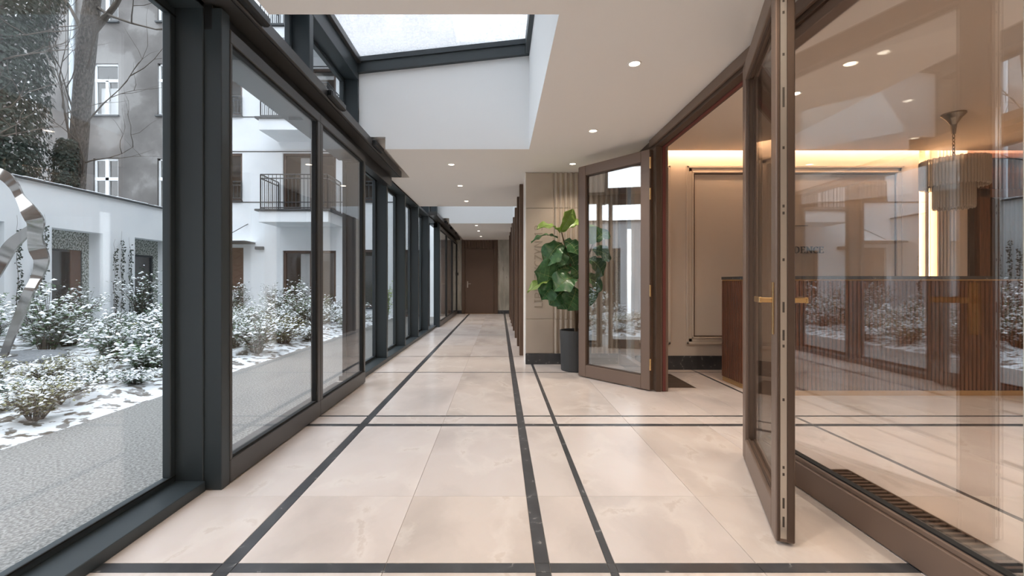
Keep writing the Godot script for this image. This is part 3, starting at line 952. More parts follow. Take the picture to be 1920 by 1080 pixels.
func build_desk() -> void:
	var k := thing("reception_desk", "curved walnut reception desk of vertical battens with black top and brass base", "reception desk", P(4.0, 0, 4.9))
	var path := []    # outline of the front, from the rounded end along the front
	var r := 0.34
	for i in 9:
		var a := PI + PI / 2.0 * i / 8.0
		path.append(Vector2(2.57 + r + cos(a) * r, 4.53 + r + sin(a) * r))
	var poly := [Vector2(2.57, 5.25)]
	poly.append_array(path)
	poly.append(Vector2(6.3, 4.53))
	poly.append(Vector2(6.3, 5.25))
	var grow := func(o: float) -> Array:
		var q := []
		var g := Geometry2D.offset_polygon(PackedVector2Array(poly), o, Geometry2D.JOIN_ROUND)
		for v in g[0]:
			q.append(v)
		return q
	part(k, "body", MB.new().prism(grow.call(-0.02), 0.05, 1.15), M.walnut_gap)
	part(k, "base", MB.new().prism(grow.call(0.0), 0.0, 0.05), M.brass)
	part(k, "trim_line", MB.new().prism(grow.call(0.004), 1.145, 1.158), M.brass)
	part(k, "top", MB.new().prism(grow.call(0.012), 1.158, 1.19), M.black_stone)
	var bm := MB.new().zbox(-0.015, 0.015, 0.052, 1.145, -0.012, 0.012, 0.006).mesh()
	var s := 0.0
	var line := [Vector2(2.57, 5.25)]
	line.append_array(path)
	line.append(Vector2(5.75, 4.53))
	var seg := 0
	var left := 0.02
	while seg < line.size() - 1:
		var a: Vector2 = line[seg]
		var b: Vector2 = line[seg + 1]
		var len := a.distance_to(b)
		while left < len:
			var q := a.lerp(b, left / len)
			var tdir := (b - a).normalized()
			var o := own(k, "batten", bm, M.walnut, P(q.x, 0, q.y) - k.position)
			o.rotation.y = atan2(tdir.y, tdir.x)
			left += 0.041
		left -= len
		seg += 1


func build_chandelier(at: Vector3) -> void:
	var c := thing("chandelier", "two-tier chandelier of clear glass rods hanging on a nickel chain", "chandelier", at)
	var up := Vector3.UP
	own(c, "ceiling_cup", MB.new().lathe(Vector3.ZERO, [Vector2(0, 0), Vector2(0.095, 0), Vector2(0.095, -0.012), Vector2(0.06, -0.05), Vector2(0.025, -0.11), Vector2(0.016, -0.2), Vector2(0, -0.2)], 24).mesh(), M.nickel)
	for i in 6:
		var y := -0.205 - i * 0.036
		var pts := []
		var rd := []
		for q in 9:
			var a := TAU * q / 8.0
			var e := Vector3(cos(a) * 0.011, sin(a) * 0.024, 0)
			if i % 2 == 1:
				e = Vector3(0, e.y, e.x)
			pts.append(Vector3(0, y - 0.018, 0) + e)
			rd.append(0.0035)
		own(c, "chain_link", MB.new().tube(pts, rd, 6, false).mesh(), M.nickel)
	own(c, "spindle", MB.new().tube([Vector3(0, -0.415, 0), Vector3(0, -0.9, 0)], [0.008, 0.008], 8).mesh(), M.nickel)
	for tier in [[0.245, -0.46, -0.735, 62], [0.145, -0.68, -0.945, 38]]:
		var r: float = tier[0]
		for y in [tier[1] - 0.05, tier[2] + 0.06]:
			var pts := []
			var rd := []
			for q in 49:
				var a := TAU * q / 48.0
				pts.append(Vector3(cos(a) * (r - 0.012), y, sin(a) * (r - 0.012)))
				rd.append(0.008)
			own(c, "ring", MB.new().tube(pts, rd, 6, false).mesh(), M.nickel)
		var sp := MB.new()
		for q in 4:
			var a := TAU * q / 4.0
			sp.tube([Vector3(0, tier[1] - 0.05, 0), Vector3(cos(a) * (r - 0.012), tier[1] - 0.05, sin(a) * (r - 0.012))], [0.005, 0.005], 6)
		own(c, "spoke", sp.mesh(), M.nickel)
		var hh: float = tier[1] - tier[2]
		var rm := MB.new().lathe(Vector3.ZERO, [Vector2(0, -hh), Vector2(0.010, -hh + 0.012), Vector2(0.0125, -hh + 0.02), Vector2(0.0125, -0.004), Vector2(0.009, 0), Vector2(0, 0)], 8).mesh()
		for q in int(tier[3]):
			var a: float = TAU * q / tier[3]
			own(c, "glass_rod", rm, M.glass_rod, Vector3(cos(a) * r, tier[1] + (0.008 if q % 2 else 0.0), sin(a) * r))
	var bm := MB.new().lathe(Vector3.ZERO, [Vector2(0, 0.05), Vector2(0.018, 0.035), Vector2(0.024, 0), Vector2(0.014, -0.03), Vector2(0, -0.04)], 12).mesh()
	for q in 4:
		var a := TAU * (q + 0.5) / 4.0
		own(c, "bulb", bm, M.white_trim, Vector3(cos(a) * 0.12, -0.56, sin(a) * 0.12))


# ---------------------------------------------------------------- ceiling spots
func build_downlights(energy: float) -> void:
	var pos := []
	for q in [[0.35, "over the marble pier end"], [1.74, "beside the fixed glass partition"], [3.14, "beside the snowy roof light, before the open doorway"], [4.535, "between the roof light and the open doorway jamb"], [5.80, "above the fig plant"]]:
		pos.append([0.93, CEIL, q[0], "small round recessed ceiling spot " + q[1], "ceiling spots by the doors"])
	for q in [[-0.4, "by the entrance wall"], [1.6, "before the snowy roof light"], [5.83, "next after the snowy roof light"], [7.12, "midway between the two roof lights"], [8.47, "just before the second roof light"]]:
		pos.append([-0.62, CEIL, q[0], "small round recessed ceiling spot " + q[1], "ceiling spots along the corridor"])
	for d in [12.1, 13.4, 15.0]:
		pos.append([-0.62, CEIL, d, "small round recessed ceiling spot near the far brown door", "ceiling spots at the corridor end"])
	for q in [[2.6, 1.1], [2.6, 2.5], [2.6, 4.0], [3.9, 1.1], [3.9, 2.5], [5.4, 1.1], [5.4, 2.6], [5.6, 4.6]]:
		pos.append([q[0], 2.79, q[1], "small round recessed ceiling spot in the reception", "ceiling spots in the reception"])
	for p in pos:
		var at := P(p[0], p[1], p[2])
		var t := thing("ceiling_spotlight", p[3], "spotlight", at, p[4])
		own(t, "trim_ring", MB.new().lathe(Vector3.ZERO, [Vector2(0.036, -0.001), Vector2(0.037, -0.005), Vector2(0.046, -0.005), Vector2(0.048, 0.0)], 24).mesh(), M.white_trim)
		own(t, "lamp_lens", MB.new().lathe(Vector3.ZERO, [Vector2(0, -0.003), Vector2(0.036, -0.003)], 20).mesh(), M.spot_lens_glow)
		var l := SpotLight3D.new()
		l.name = "spot_lamp"
		l.light_color = rgb(255, 238, 219)
		l.light_energy = energy * (1.3 if p[0] > 1.7 else 1.0)
		l.light_size = 0.035
		l.spot_angle = 62.0
		l.spot_angle_attenuation = 1.0
		l.spot_range = 20.0
		l.spot_attenuation = 2.0
		l.shadow_enabled = true
		l.position = Vector3(0, -0.012, 0)
		l.rotation.x = -PI / 2
		t.add_child(l)


# ---------------------------------------------------------------- courtyard
const WX := -9.56      # face of the white garden wall
const BD := 15.0       # face of the white house
const OD := 20.0       # face of the old grey house


func build_courtyard() -> void:
	single("ground", bx(-34, -1.86, -0.5, -0.06, -14, 32, 0.0), M.snowy_soil, P(-15, -0.06, 8), "snow dusted courtyard soil under everything outside", "ground", "", "structure")
	single("path", bx(-3.40, -1.86, -0.2, -0.012, -14, BD, 0.01), M.asphalt, P(-2.6, -0.02, 4), "wet grey asphalt path along the glazing", "path", "", "structure")
	# planting bed with an uneven snowy surface
	var f := FastNoiseLite.new()
	f.seed = 3
	f.frequency = 0.55
	var bed := MB.new()
	var nx := 44
	var nd := 140
	var hh := func(i: int, j: int) -> Vector3:
		var x := -3.36 - (9.56 - 3.36) * i / nx
		var d := -8.0 + (BD + 8.0) * j / nd
		var e := minf(1.0, i / 5.0)
		var y := -0.02 + e * (0.10 + 0.09 * f.get_noise_2d(x * 2.0, d * 2.0) + 0.05 * f.get_noise_2d(x * 7.0, d * 7.0))
		var xx := x + (0.10 * f.get_noise_2d(d * 3.0, 9.0) if i < 2 else 0.0)
		return P(xx, y, d)
	for i in nx:
		for j in nd:
			var a: Vector3 = hh.call(i, j)
			var b: Vector3 = hh.call(i + 1, j)
			var c: Vector3 = hh.call(i + 1, j + 1)
			var e: Vector3 = hh.call(i, j + 1)
			bed.otri(a, b, c, Vector3.UP)
			bed.otri(a, c, e, Vector3.UP)
	single("planting_bed", bed, M.snowy_soil, P(-6, 0, 5), "uneven planting bed under patchy snow beside the path", "planting bed", "", "structure")
	build_garden_wall()
	build_white_house()
	build_old_house()
	build_upper_storeys()
	build_end_house()
	build_trees()
	build_sculpture()
	build_shrubs()
	build_vines()


func build_garden_wall() -> void:
	var w := thing("wall_garden", "white rendered garden wall with deep niches and snowy coping", "wall", P(WX, 0, 8), "", "structure")
	var th := 0.45
	var top := 3.2
	var nh := 2.3
	var ns := [[4.55, 5.80], [7.52, 8.78], [9.71, 10.96], [11.92, 13.17]]
	part(w, "render_field", bx(WX - th, WX, nh, top, -9.0, BD, 0.0), M.render_white)
	var a := -9.0
	for q in ns:
		part(w, "render_field", bx(WX - th, WX, -0.3, nh, a, q[0], 0.0), M.render_white)
		a = q[1]
	part(w, "render_field", bx(WX - th, WX, -0.3, nh, a, BD, 0.0), M.render_white)
	for q in ns:
		var a0: float = q[0] + 0.16
		var a1: float = q[1] - 0.16
		var nb := MB.new()
		nb.box(WX - th, WX - 0.34, -0.3, 0.25, q[0], q[1])
		nb.box(WX - th, WX - 0.34, nh - 0.42, nh, q[0], q[1])
		nb.box(WX - th, WX - 0.34, 0.25, nh - 0.42, q[0], a0)
		nb.box(WX - th, WX - 0.34, 0.25, nh - 0.42, a1, q[1])
		part(w, "niche_back", nb, M.mossy_plaster)
		var nw := part(w, "niche_window", bx(WX - 0.40, WX - 0.392, 0.25, nh - 0.42, a0, a1, 0.0), M.glass)
		var fr := MB.new()
		fr.box(WX - 0.43, WX - 0.36, 0.25, 0.30, a0, a1, 0.004)
		fr.box(WX - 0.43, WX - 0.36, nh - 0.47, nh - 0.42, a0, a1, 0.004)
		fr.box(WX - 0.43, WX - 0.36, 0.30, nh - 0.47, a0, a0 + 0.05, 0.004)
		fr.box(WX - 0.43, WX - 0.36, 0.30, nh - 0.47, a1 - 0.05, a1, 0.004)
		part(nw, "frame", fr, M.metal_charcoal)
		if q[0] < 11.0:
			part(w, "niche_shutter", bx(WX - 0.385, WX - 0.345, 0.26, nh - 0.43, a1 - 0.30, a1 - 0.04, 0.01), M.door_brown)
		# small room behind this window
		part(w, "room_wall", bx(WX - 1.35, WX - 1.27, -0.3, nh + 0.1, q[0], q[1], 0.0), M.door_brown)
		for e in [q[0], q[1] - 0.05]:
			part(w, "room_wall", bx(WX - 1.27, WX - th, -0.3, nh + 0.1, e, e + 0.05, 0.0), M.door_brown)
		part(w, "room_roof", bx(WX - 1.35, WX - th, nh + 0.1, nh + 0.2, q[0], q[1], 0.0), M.coping)
	part(w, "coping", bx(WX - th - 0.05, WX + 0.06, top, top + 0.04, -9.0, BD, 0.01), M.coping)
	var sn := MB.new()
	var rng := RandomNumberGenerator.new()
	rng.seed = 8
	var d := 5.0
	while d < BD - 0.3:
		var l := rng.randf_range(0.15, 0.5)
		var hgt := rng.randf_range(0.012, 0.03)
		sn.box(WX - th - 0.03, WX + 0.045 + rng.randf_range(-0.02, 0.02), top + 0.04, top + 0.04 + hgt, d, d + l, 0.012)
		d += l + rng.randf_range(0.0, 0.06)
	part(w, "snow_ridge", sn, M.snow)


func rail(parent: Node3D, pts: Array, y0: float, y1: float, step := 0.12) -> void:
	for i in pts.size() - 1:
		var a: Vector2 = pts[i]
		var b: Vector2 = pts[i + 1]
		for y in [y0 + 0.05, y1 - 0.12, y1]:
			part(parent, "rail_bar", MB.new().tube([P(a.x, y, a.y), P(b.x, y, b.y)], [0.018, 0.018], 6), M.metal_charcoal)
		var n := int(a.distance_to(b) / step)
		for k in n + 1:
			var q := a.lerp(b, float(k) / n)
			var r: float = 0.022 if k == 0 or k == n else 0.010
			part(parent, "baluster", MB.new().tube([P(q.x, y0, q.y), P(q.x, y1, q.y)], [r, r], 5), M.metal_charcoal)


func house_window(h: Node3D, x0: float, x1: float, y0: float, y1: float, d: float, frame: Material, kind := "french") -> void:
	var w := part(h, "window", bx(x0 + 0.02, x1 - 0.02, y0 + 0.02, y1 - 0.02, d + 0.10, d + 0.11, 0.0), M.glass)
	var f := MB.new()
	var t := 0.08
	f.box(x0, x1, y0, y0 + t, d + 0.05, d + 0.13, 0.005)
	f.box(x0, x1, y1 - t, y1, d + 0.05, d + 0.13, 0.005)
	f.box(x0, x0 + t, y0, y1, d + 0.05, d + 0.13, 0.005)
	f.box(x1 - t, x1, y0, y1, d + 0.05, d + 0.13, 0.005)
	if kind == "old":
		var tr := y0 + (y1 - y0) * 0.68
		f.box(x0, x1, tr - 0.06, tr + 0.06, d + 0.04, d + 0.13, 0.005)
		var mx := (x0 + x1) / 2
		f.box(mx - 0.07, mx + 0.07, y0, tr, d + 0.04, d + 0.13, 0.005)
	elif kind == "old_cross":
		var tr2 := y0 + (y1 - y0) * 0.6
		f.box(x0, x1, tr2 - 0.07, tr2 + 0.07, d + 0.04, d + 0.13, 0.005)
		var mx2 := (x0 + x1) / 2
		f.box(mx2 - 0.08, mx2 + 0.08, y0, y1, d + 0.04, d + 0.13, 0.005)
	part(w, "frame", f, frame)


# facade facing the camera at distance d with rectangular openings cut into it
func facade(h: Node3D, x0: float, x1: float, y0: float, y1: float, d: float, th: float, holes: Array, m: Material) -> void:
	var xs := [x0, x1]
	var ys := [y0, y1]
	for q in holes:
		xs.append_array([q[0], q[1]])
		ys.append_array([q[2], q[3]])
	xs.sort()
	ys.sort()
	var b := MB.new()
	for i in xs.size() - 1:
		for j in ys.size() - 1:
			if xs[i + 1] - xs[i] < 1e-4 or ys[j + 1] - ys[j] < 1e-4:
				continue
			var cx: float = (xs[i] + xs[i + 1]) / 2
			var cy: float = (ys[j] + ys[j + 1]) / 2
			var open := false
			for q in holes:
				if cx > q[0] and cx < q[1] and cy > q[2] and cy < q[3]:
					open = true
			if not open:
				b.box(xs[i], xs[i + 1], ys[j], ys[j + 1], d, d + th, 0.0)
	part(h, "facade", b, m)


func build_white_house() -> void:
	var h := thing("white_house", "white rendered apartment house with charcoal railed balconies behind the garden", "building", P(-6, 0, BD))
	var holes := []
	var wins := []
	for s in 3:
		var y: float = 3.82 + s * 2.80
		wins.append([-9.38, -8.49, y, y + 1.56])
		wins.append([-7.15, -5.4, y - 0.45, y + 1.56])
		wins.append([-4.7, -3.8, y, y + 1.56])
		wins.append([-3.2, -2.3, y, y + 1.56])
	wins.append([-7.15, -5.4, -0.02, 2.17])
	wins.append([-9.4, -8.45, -0.02, 2.27])
	wins.append([-4.7, -3.8, 0.3, 2.2])
	wins.append([-3.3, -2.3, -0.02, 2.2])
	for q in wins:
		holes.append(q)
	facade(h, -9.6 - 1.4, -1.95, -0.3, 11.6, BD, 0.18, holes, M.render_white)
	part(h, "inner_wall", bx(-11.0, -1.95, -0.3, 11.6, BD + 3.0, BD + 3.1, 0.0), M.room_plaster)
	part(h, "inner_wall", bx(-11.0, -10.9, -0.3, 11.6, BD + 0.18, BD + 3.0, 0.0), M.room_plaster)
	for x in [-7.9, -5.05]:
		part(h, "inner_wall", bx(x, x + 0.1, -0.3, 11.6, BD + 0.18, BD + 3.0, 0.0), M.room_plaster)
	for y in [-0.25, 2.95, 5.75, 8.55, 11.4]:
		part(h, "floor_slab", bx(-10.9, -2.1, y, y + 0.2, BD + 0.18, BD + 3.0, 0.0), M.room_plaster)
	part(h, "side_wall", bx(-2.1, -1.95, -0.3, 11.6, BD + 0.18, BD + 8, 0.0), M.render_white)
	part(h, "roof", bx(-11.0, -1.9, 11.6, 11.75, BD - 0.1, BD + 8, 0.0), M.coping)
	for y in [5.42, 3.75, 6.56, 8.22, 9.36]:
		part(h, "string_line", bx(-11.0, -1.95, y, y + 0.03, BD - 0.012, BD + 0.01, 0.0), M.metal_charcoal)
	for i in wins.size():
		var q: Array = wins[i]
		if i == wins.size() - 3:
			part(h, "entrance_door", bx(q[0], q[1], q[2], q[3], BD + 0.08, BD + 0.14, 0.005), M.door_brown)
			continue
		if q[1] - q[0] > 1.5:
			house_window(h, q[0], q[0] + 0.95, q[2], q[3], BD, M.window_brown)
			house_window(h, q[0] + 0.95, q[1], q[2], q[3], BD, M.window_brown)
			part(h, "curtain", bx(q[0] + 0.5, q[0] + 0.9, q[2] + 0.1, q[3] - 0.1, BD + 0.2, BD + 0.24, 0.01), M.curtain)
		else:
			house_window(h, q[0], q[1], q[2], q[3], BD, M.window_brown)
			part(h, "window_ledge", bx(q[0] - 0.02, q[1] + 0.02, q[2] - 0.06, q[2], BD - 0.06, BD + 0.06, 0.004), M.metal_charcoal)
			if q[2] > 3.0:
				rail(h, [Vector2(q[0] + 0.01, BD - 0.03), Vector2(q[1] - 0.01, BD - 0.03)], q[2] + 0.02, q[2] + 0.62)
	# balconies
	for s in 3:
		var y := 3.35 + s * 2.80
		part(h, "balcony_slab", bx(-7.32, -5.2, y - 0.40, y - 0.06, BD - 1.2, BD + 0.05, 0.01), M.render_white)
		part(h, "balcony_edge", bx(-7.42, -5.1, y - 0.06, y, BD - 1.26, BD + 0.02, 0.01), M.metal_charcoal)
		rail(h, [Vector2(-7.28, BD - 0.03), Vector2(-7.28, BD - 1.15), Vector2(-5.24, BD - 1.15), Vector2(-5.24, BD - 0.03)], y, y + 1.06)
	# porch canopy with stay rod, wall lamp
	part(h, "porch_canopy", bx(-9.5, -8.05, 2.38, 2.43, BD - 0.7, BD, 0.005), M.metal_charcoal)
	part(h, "canopy_snow", bx(-9.5, -8.05, 2.43, 2.46, BD - 0.7, BD, 0.012), M.snow)
	part(h, "stay_rod", MB.new().tube([P(-8.9, 2.43, BD - 0.66), P(-8.3, 3.05, BD)], [0.012, 0.012], 6), M.metal_charcoal)
	part(h, "wall_lamp", bx(-8.03, -7.76, 2.20, 2.30, BD - 0.1, BD, 0.008), M.metal_charcoal)


func build_old_house() -> void:
	var h := thing("old_house", "old grey plastered tenement with white wooden windows behind the garden wall", "building", P(-18, 0, OD))
	var wins := []
	for s in 5:
		var y: float = 4.35 + s * 4.12
		for x in [-21.4, -17.87, -15.05]:
			var hh: float = 2.22 if s == 0 else 2.28
			wins.append([x, x + 1.10, y, y + hh, s])
	facade(h, -27.0, -11.2, -0.3, 25.0, OD, 0.22, wins, M.old_plaster)
	part(h, "inner_wall", bx(-27.0, -11.2, -0.3, 25.0, OD + 3.0, OD + 3.1, 0.0), M.room_plaster)
	for x in [-27.0, -19.2, -16.0, -11.5]:
		part(h, "inner_wall", bx(x, x + 0.1, -0.3, 25.0, OD + 0.22, OD + 3.0, 0.0), M.room_plaster)
	for i in 7:
		part(h, "floor_slab", bx(-26.9, -11.5, 3.6 + (i - 1) * 4.12, 3.85 + (i - 1) * 4.12, OD + 0.22, OD + 3.0, 0.0), M.room_plaster)
	part(h, "side_wall", bx(-11.4, -11.2, -0.3, 25.0, OD, OD + 8, 0.0), M.old_plaster)
	part(h, "roof", bx(-27.2, -11.0, 25.0, 25.2, OD - 0.3, OD + 8, 0.0), M.coping)
	for q in wins:
		house_window(h, q[0], q[1], q[2], q[3], OD + 0.03, M.window_white, "old_cross" if q[4] == 0 else "old")
		part(h, "window_ledge", bx(q[0] - 0.06, q[1] + 0.06, q[2] - 0.07, q[2], OD - 0.1, OD + 0.08, 0.005), M.coping)
		if int(q[4]) % 2 == 1:
			part(h, "curtain", bx(q[0] + 0.1, q[1] - 0.1, q[2] + 0.1, q[2] + 1.3, OD + 0.3, OD + 0.34, 0.0), M.curtain)
	part(h, "downpipe", MB.new().tube([P(-18.65, -0.2, OD - 0.16), P(-18.65, 25.0, OD - 0.16)], [0.11, 0.11], 10), M.downpipe)
	part(h, "pilaster", bx(-19.3, -18.9, -0.2, 25.0, OD - 0.10, OD + 0.02, 0.01), M.old_plaster)


# storeys above the reception, mirrored in the steel sculpture and the courtyard panes
func build_upper_storeys() -> void:
	var h := thing("wall_upper", "brown grey upper storeys of the building over the reception", "wall", P(5, 3.2, 5), "", "structure")
	part(h, "render_field", bx(2.0, 2.2, 3.21, 15.0, -8.0, 20.0, 0.0), M.upper_render)
	for s in 3:
		for i in 9:
			var d := -7.0 + i * 2.9
			var y := 4.2 + s * 3.4
			var w := part(h, "window", bx(1.95, 2.0, y, y + 2.0, d, d + 1.2, 0.01), M.window_brown)
			part(w, "pane", bx(1.94, 1.955, y + 0.1, y + 1.9, d + 0.1, d + 1.1, 0.0), M.blind_glass)


# house closing the other end of the courtyard, seen in the steel sculpture
func build_end_house() -> void:
	var h := thing("wall_courtyard", "brown brick coloured house closing the near end of the courtyard", "wall", P(-15, 0, -10), "", "structure")
	part(h, "render_field", bx(-32.0, -2.0, -0.3, 19.0, -10.5, -10.0, 0.0), M.upper_render)
	for s in 6:
		for i in 9:
			var x := -30.0 + i * 3.1
			var y := 1.0 + s * 3.1
			var w := part(h, "window", bx(x, x + 1.3, y, y + 1.9, -10.0, -9.95, 0.01), M.window_brown)
			part(w, "pane", bx(x + 0.1, x + 1.2, y + 0.1, y + 1.8, -9.955, -9.94, 0.0), M.blind_glass)


func twigs(b: MB, rng: RandomNumberGenerator, p: Vector3, dir: Vector3, len: float, r: float, depth: int) -> void:
	var pts := [p]
	var rd := [r]
	var q := p
	var dd := dir
	for i in 4:
		dd = (dd + Vector3(rng.randf_range(-0.25, 0.25), rng.randf_range(-0.12, 0.22), rng.randf_range(-0.25, 0.25))).normalized()
		q += dd * len / 4.0
		pts.append(q)
		rd.append(r * (1.0 - 0.2 * (i + 1)))
		if depth > 0 and i > 0:
			var sd := (dd + Vector3(rng.randf_range(-0.9, 0.9), rng.randf_range(-0.3, 0.6), rng.randf_range(-0.9, 0.9))).normalized()
			twigs(b, rng, q, sd, len * rng.randf_range(0.45, 0.7), r * 0.5, depth - 1)
	b.tube(pts, rd, 5 if depth > 0 else 3, false)


func leaf_card(b: MB, p: Vector3, dir: Vector3, up: Vector3, l: float, w: float) -> void:
	var s := dir.cross(up).normalized() * w * 0.5
	var nn := s.cross(dir).normalized()
	var m := p + dir * l * 0.5 + nn * l * 0.08
	b.tri(p, m + s, p + dir * l)
	b.tri(p, p + dir * l, m - s)


func ivy_on(b: MB, rng: RandomNumberGenerator, pts: Array, rad: Array, count: int, sz: float) -> void:
	for i in count:
		var k := rng.randi_range(0, pts.size() - 2)
		var t := rng.randf()
		var p: Vector3 = (pts[k] as Vector3).lerp(pts[k + 1], t)
		var r: float = lerpf(rad[k], rad[k + 1], t)
		var a := rng.randf() * TAU
		var o := Vector3(cos(a), 0, sin(a))
		var dir := (Vector3(rng.randf_range(-0.6, 0.6), -1.0, rng.randf_range(-0.6, 0.6)) + o * 0.5).normalized()
		leaf_card(b, p + o * r * rng.randf_range(0.75, 1.15), dir, o, sz * rng.randf_range(0.7, 1.3), sz * rng.randf_range(0.7, 1.1))


func build_trees() -> void:
	var D := 12.9
	var rng := RandomNumberGenerator.new()
	rng.seed = 21
	var t := thing("bare_tree", "tall bare leaning tree with ivy round its trunk, beyond the garden wall", "tree", P(-12.1, 0, D))
	var pts := [P(-12.1, -0.2, D)]
	var rad := [0.30]
	for q in [[141, 372, 14], [146, 300, 13.5], [149, 250, 14], [154, 180, 14], [161, 100, 15], [168, 40, 14], [176, -20, 12], [200, -120, 10], [230, -260, 8]]:
		pts.append(at_px(q[0], q[1], D))
		rad.append(q[2] / F * D)
	part(t, "trunk", MB.new().tube(pts, rad, 14), M.bark)
	var br := MB.new()
	var arms := [[172, 60, 235, -20, 0.11], [165, 85, 110, -60, 0.06], [150, 250, 205, 160, 0.03], [146, 300, 90, 180, 0.04], [140, 340, 60, 230, 0.035], [150, 240, 100, 130, 0.03], [155, 330, 190, 250, 0.035], [160, 140, 200, 90, 0.04], [145, 310, 215, 300, 0.025], [180, 20, 120, -90, 0.06], [190, -20, 280, -120, 0.08], [200, -70, 290, -60, 0.05], [185, 15, 290, 60, 0.045]]
	for a in arms:
		var p := at_px(a[0], a[1], D)
		var q := at_px(a[2], a[3], D - 0.4)
		twigs(br, rng, p, (q - p).normalized(), p.distance_to(q) * 1.4, a[4], 2)
	part(t, "branches", br, M.twig)
	var iv := MB.new()
	var E := D - 0.35
	var ip := [at_px(121, 400, E), at_px(120, 340, E), at_px(121, 300, E), at_px(128, 262, E)]
	ivy_on(iv, rng, ip, [0.28, 0.28, 0.27, 0.20], 2600, 0.07)
	part(t, "ivy", iv, M.leaf_ivy).set_meta("kind", "stuff")
	var i2 := thing("ivy_clad_tree", "tree trunk thickly wrapped in dark ivy rising above the garden wall", "tree", P(-12.6, 0, 11.2))
	part(i2, "trunk", MB.new().tube([P(-12.75, -0.2, 11.3), P(-12.7, 5, 11.3), P(-12.5, 12, 11.3)], [0.3, 0.25, 0.15], 12), M.bark)
	var im := MB.new()
	ivy_on(im, rng, [P(-12.7, 2.5, 11.3), P(-12.7, 4.2, 11.3), P(-12.55, 6.0, 11.3), P(-12.6, 7.6, 11.3), P(-12.3, 9.0, 11.3)], [0.75, 0.95, 0.92, 1.0, 1.1], 15000, 0.10)
	part(i2, "ivy", im, M.leaf_ivy).set_meta("kind", "stuff")
	var br2 := MB.new()
	for k in 9:
		twigs(br2, rng, P(-12.3, 4.0 + k * 0.6, 10.9), Vector3(1, rng.randf_range(-0.2, 0.7), rng.randf_range(-0.4, 0.8)).normalized(), rng.randf_range(0.8, 1.8), 0.03, 2)
	part(i2, "branches", br2, M.twig)


func ribbon(b: MB, pts: Array, th: float) -> void:
	# pts: [position, half width, twist]; a flat steel band swept along the points
	var rows := []
	for i in pts.size():
		var p: Vector3 = pts[i][0]
		var t: Vector3 = ((pts[mini(i + 1, pts.size() - 1)][0] as Vector3) - (pts[maxi(i - 1, 0)][0] as Vector3)).normalized()
		var side := t.cross(Vector3.BACK).normalized()
		side = side.rotated(t, -0.25 + pts[i][2] * 0.3)
		var nn := side.cross(t).normalized()
		var hw: float = pts[i][1]
		rows.append([p + side * hw + nn * th, p - side * hw + nn * th, p - side * hw - nn * th, p + side * hw - nn * th, nn, side])
	for i in rows.size() - 1:
		var a: Array = rows[i]
		var c: Array = rows[i + 1]
		b.squad(a[0], a[1], c[1], c[0], a[4], a[4], c[4], c[4])
		b.squad(a[2], a[3], c[3], c[2], -a[4], -a[4], -c[4], -c[4])
		b.squad(a[1], a[2], c[2], c[1], -a[5], -a[5], -c[5], -c[5])
		b.squad(a[3], a[0], c[0], c[3], a[5], a[5], c[5], c[5])
	var e: Array = rows[0]
	b.quad(e[0], e[1], e[2], e[3])
	e = rows[rows.size() - 1]
	b.quad(e[3], e[2], e[1], e[0])


func smooth(keys: Array, steps := 6) -> Array:
	var out := []
	for i in keys.size() - 1:
		var k0: Array = keys[maxi(i - 1, 0)]
		var k1: Array = keys[i]
		var k2: Array = keys[i + 1]
		var k3: Array = keys[mini(i + 2, keys.size() - 1)]
		for s in steps:
			var t := float(s) / steps
			out.append([(k1[0] as Vector3).cubic_interpolate(k2[0], k0[0], k3[0], t), cubic_interpolate(k1[1], k2[1], k0[1], k3[1], t), cubic_interpolate(k1[2], k2[2], k0[2], k3[2], t)])
	out.append(keys[keys.size() - 1])
	return out


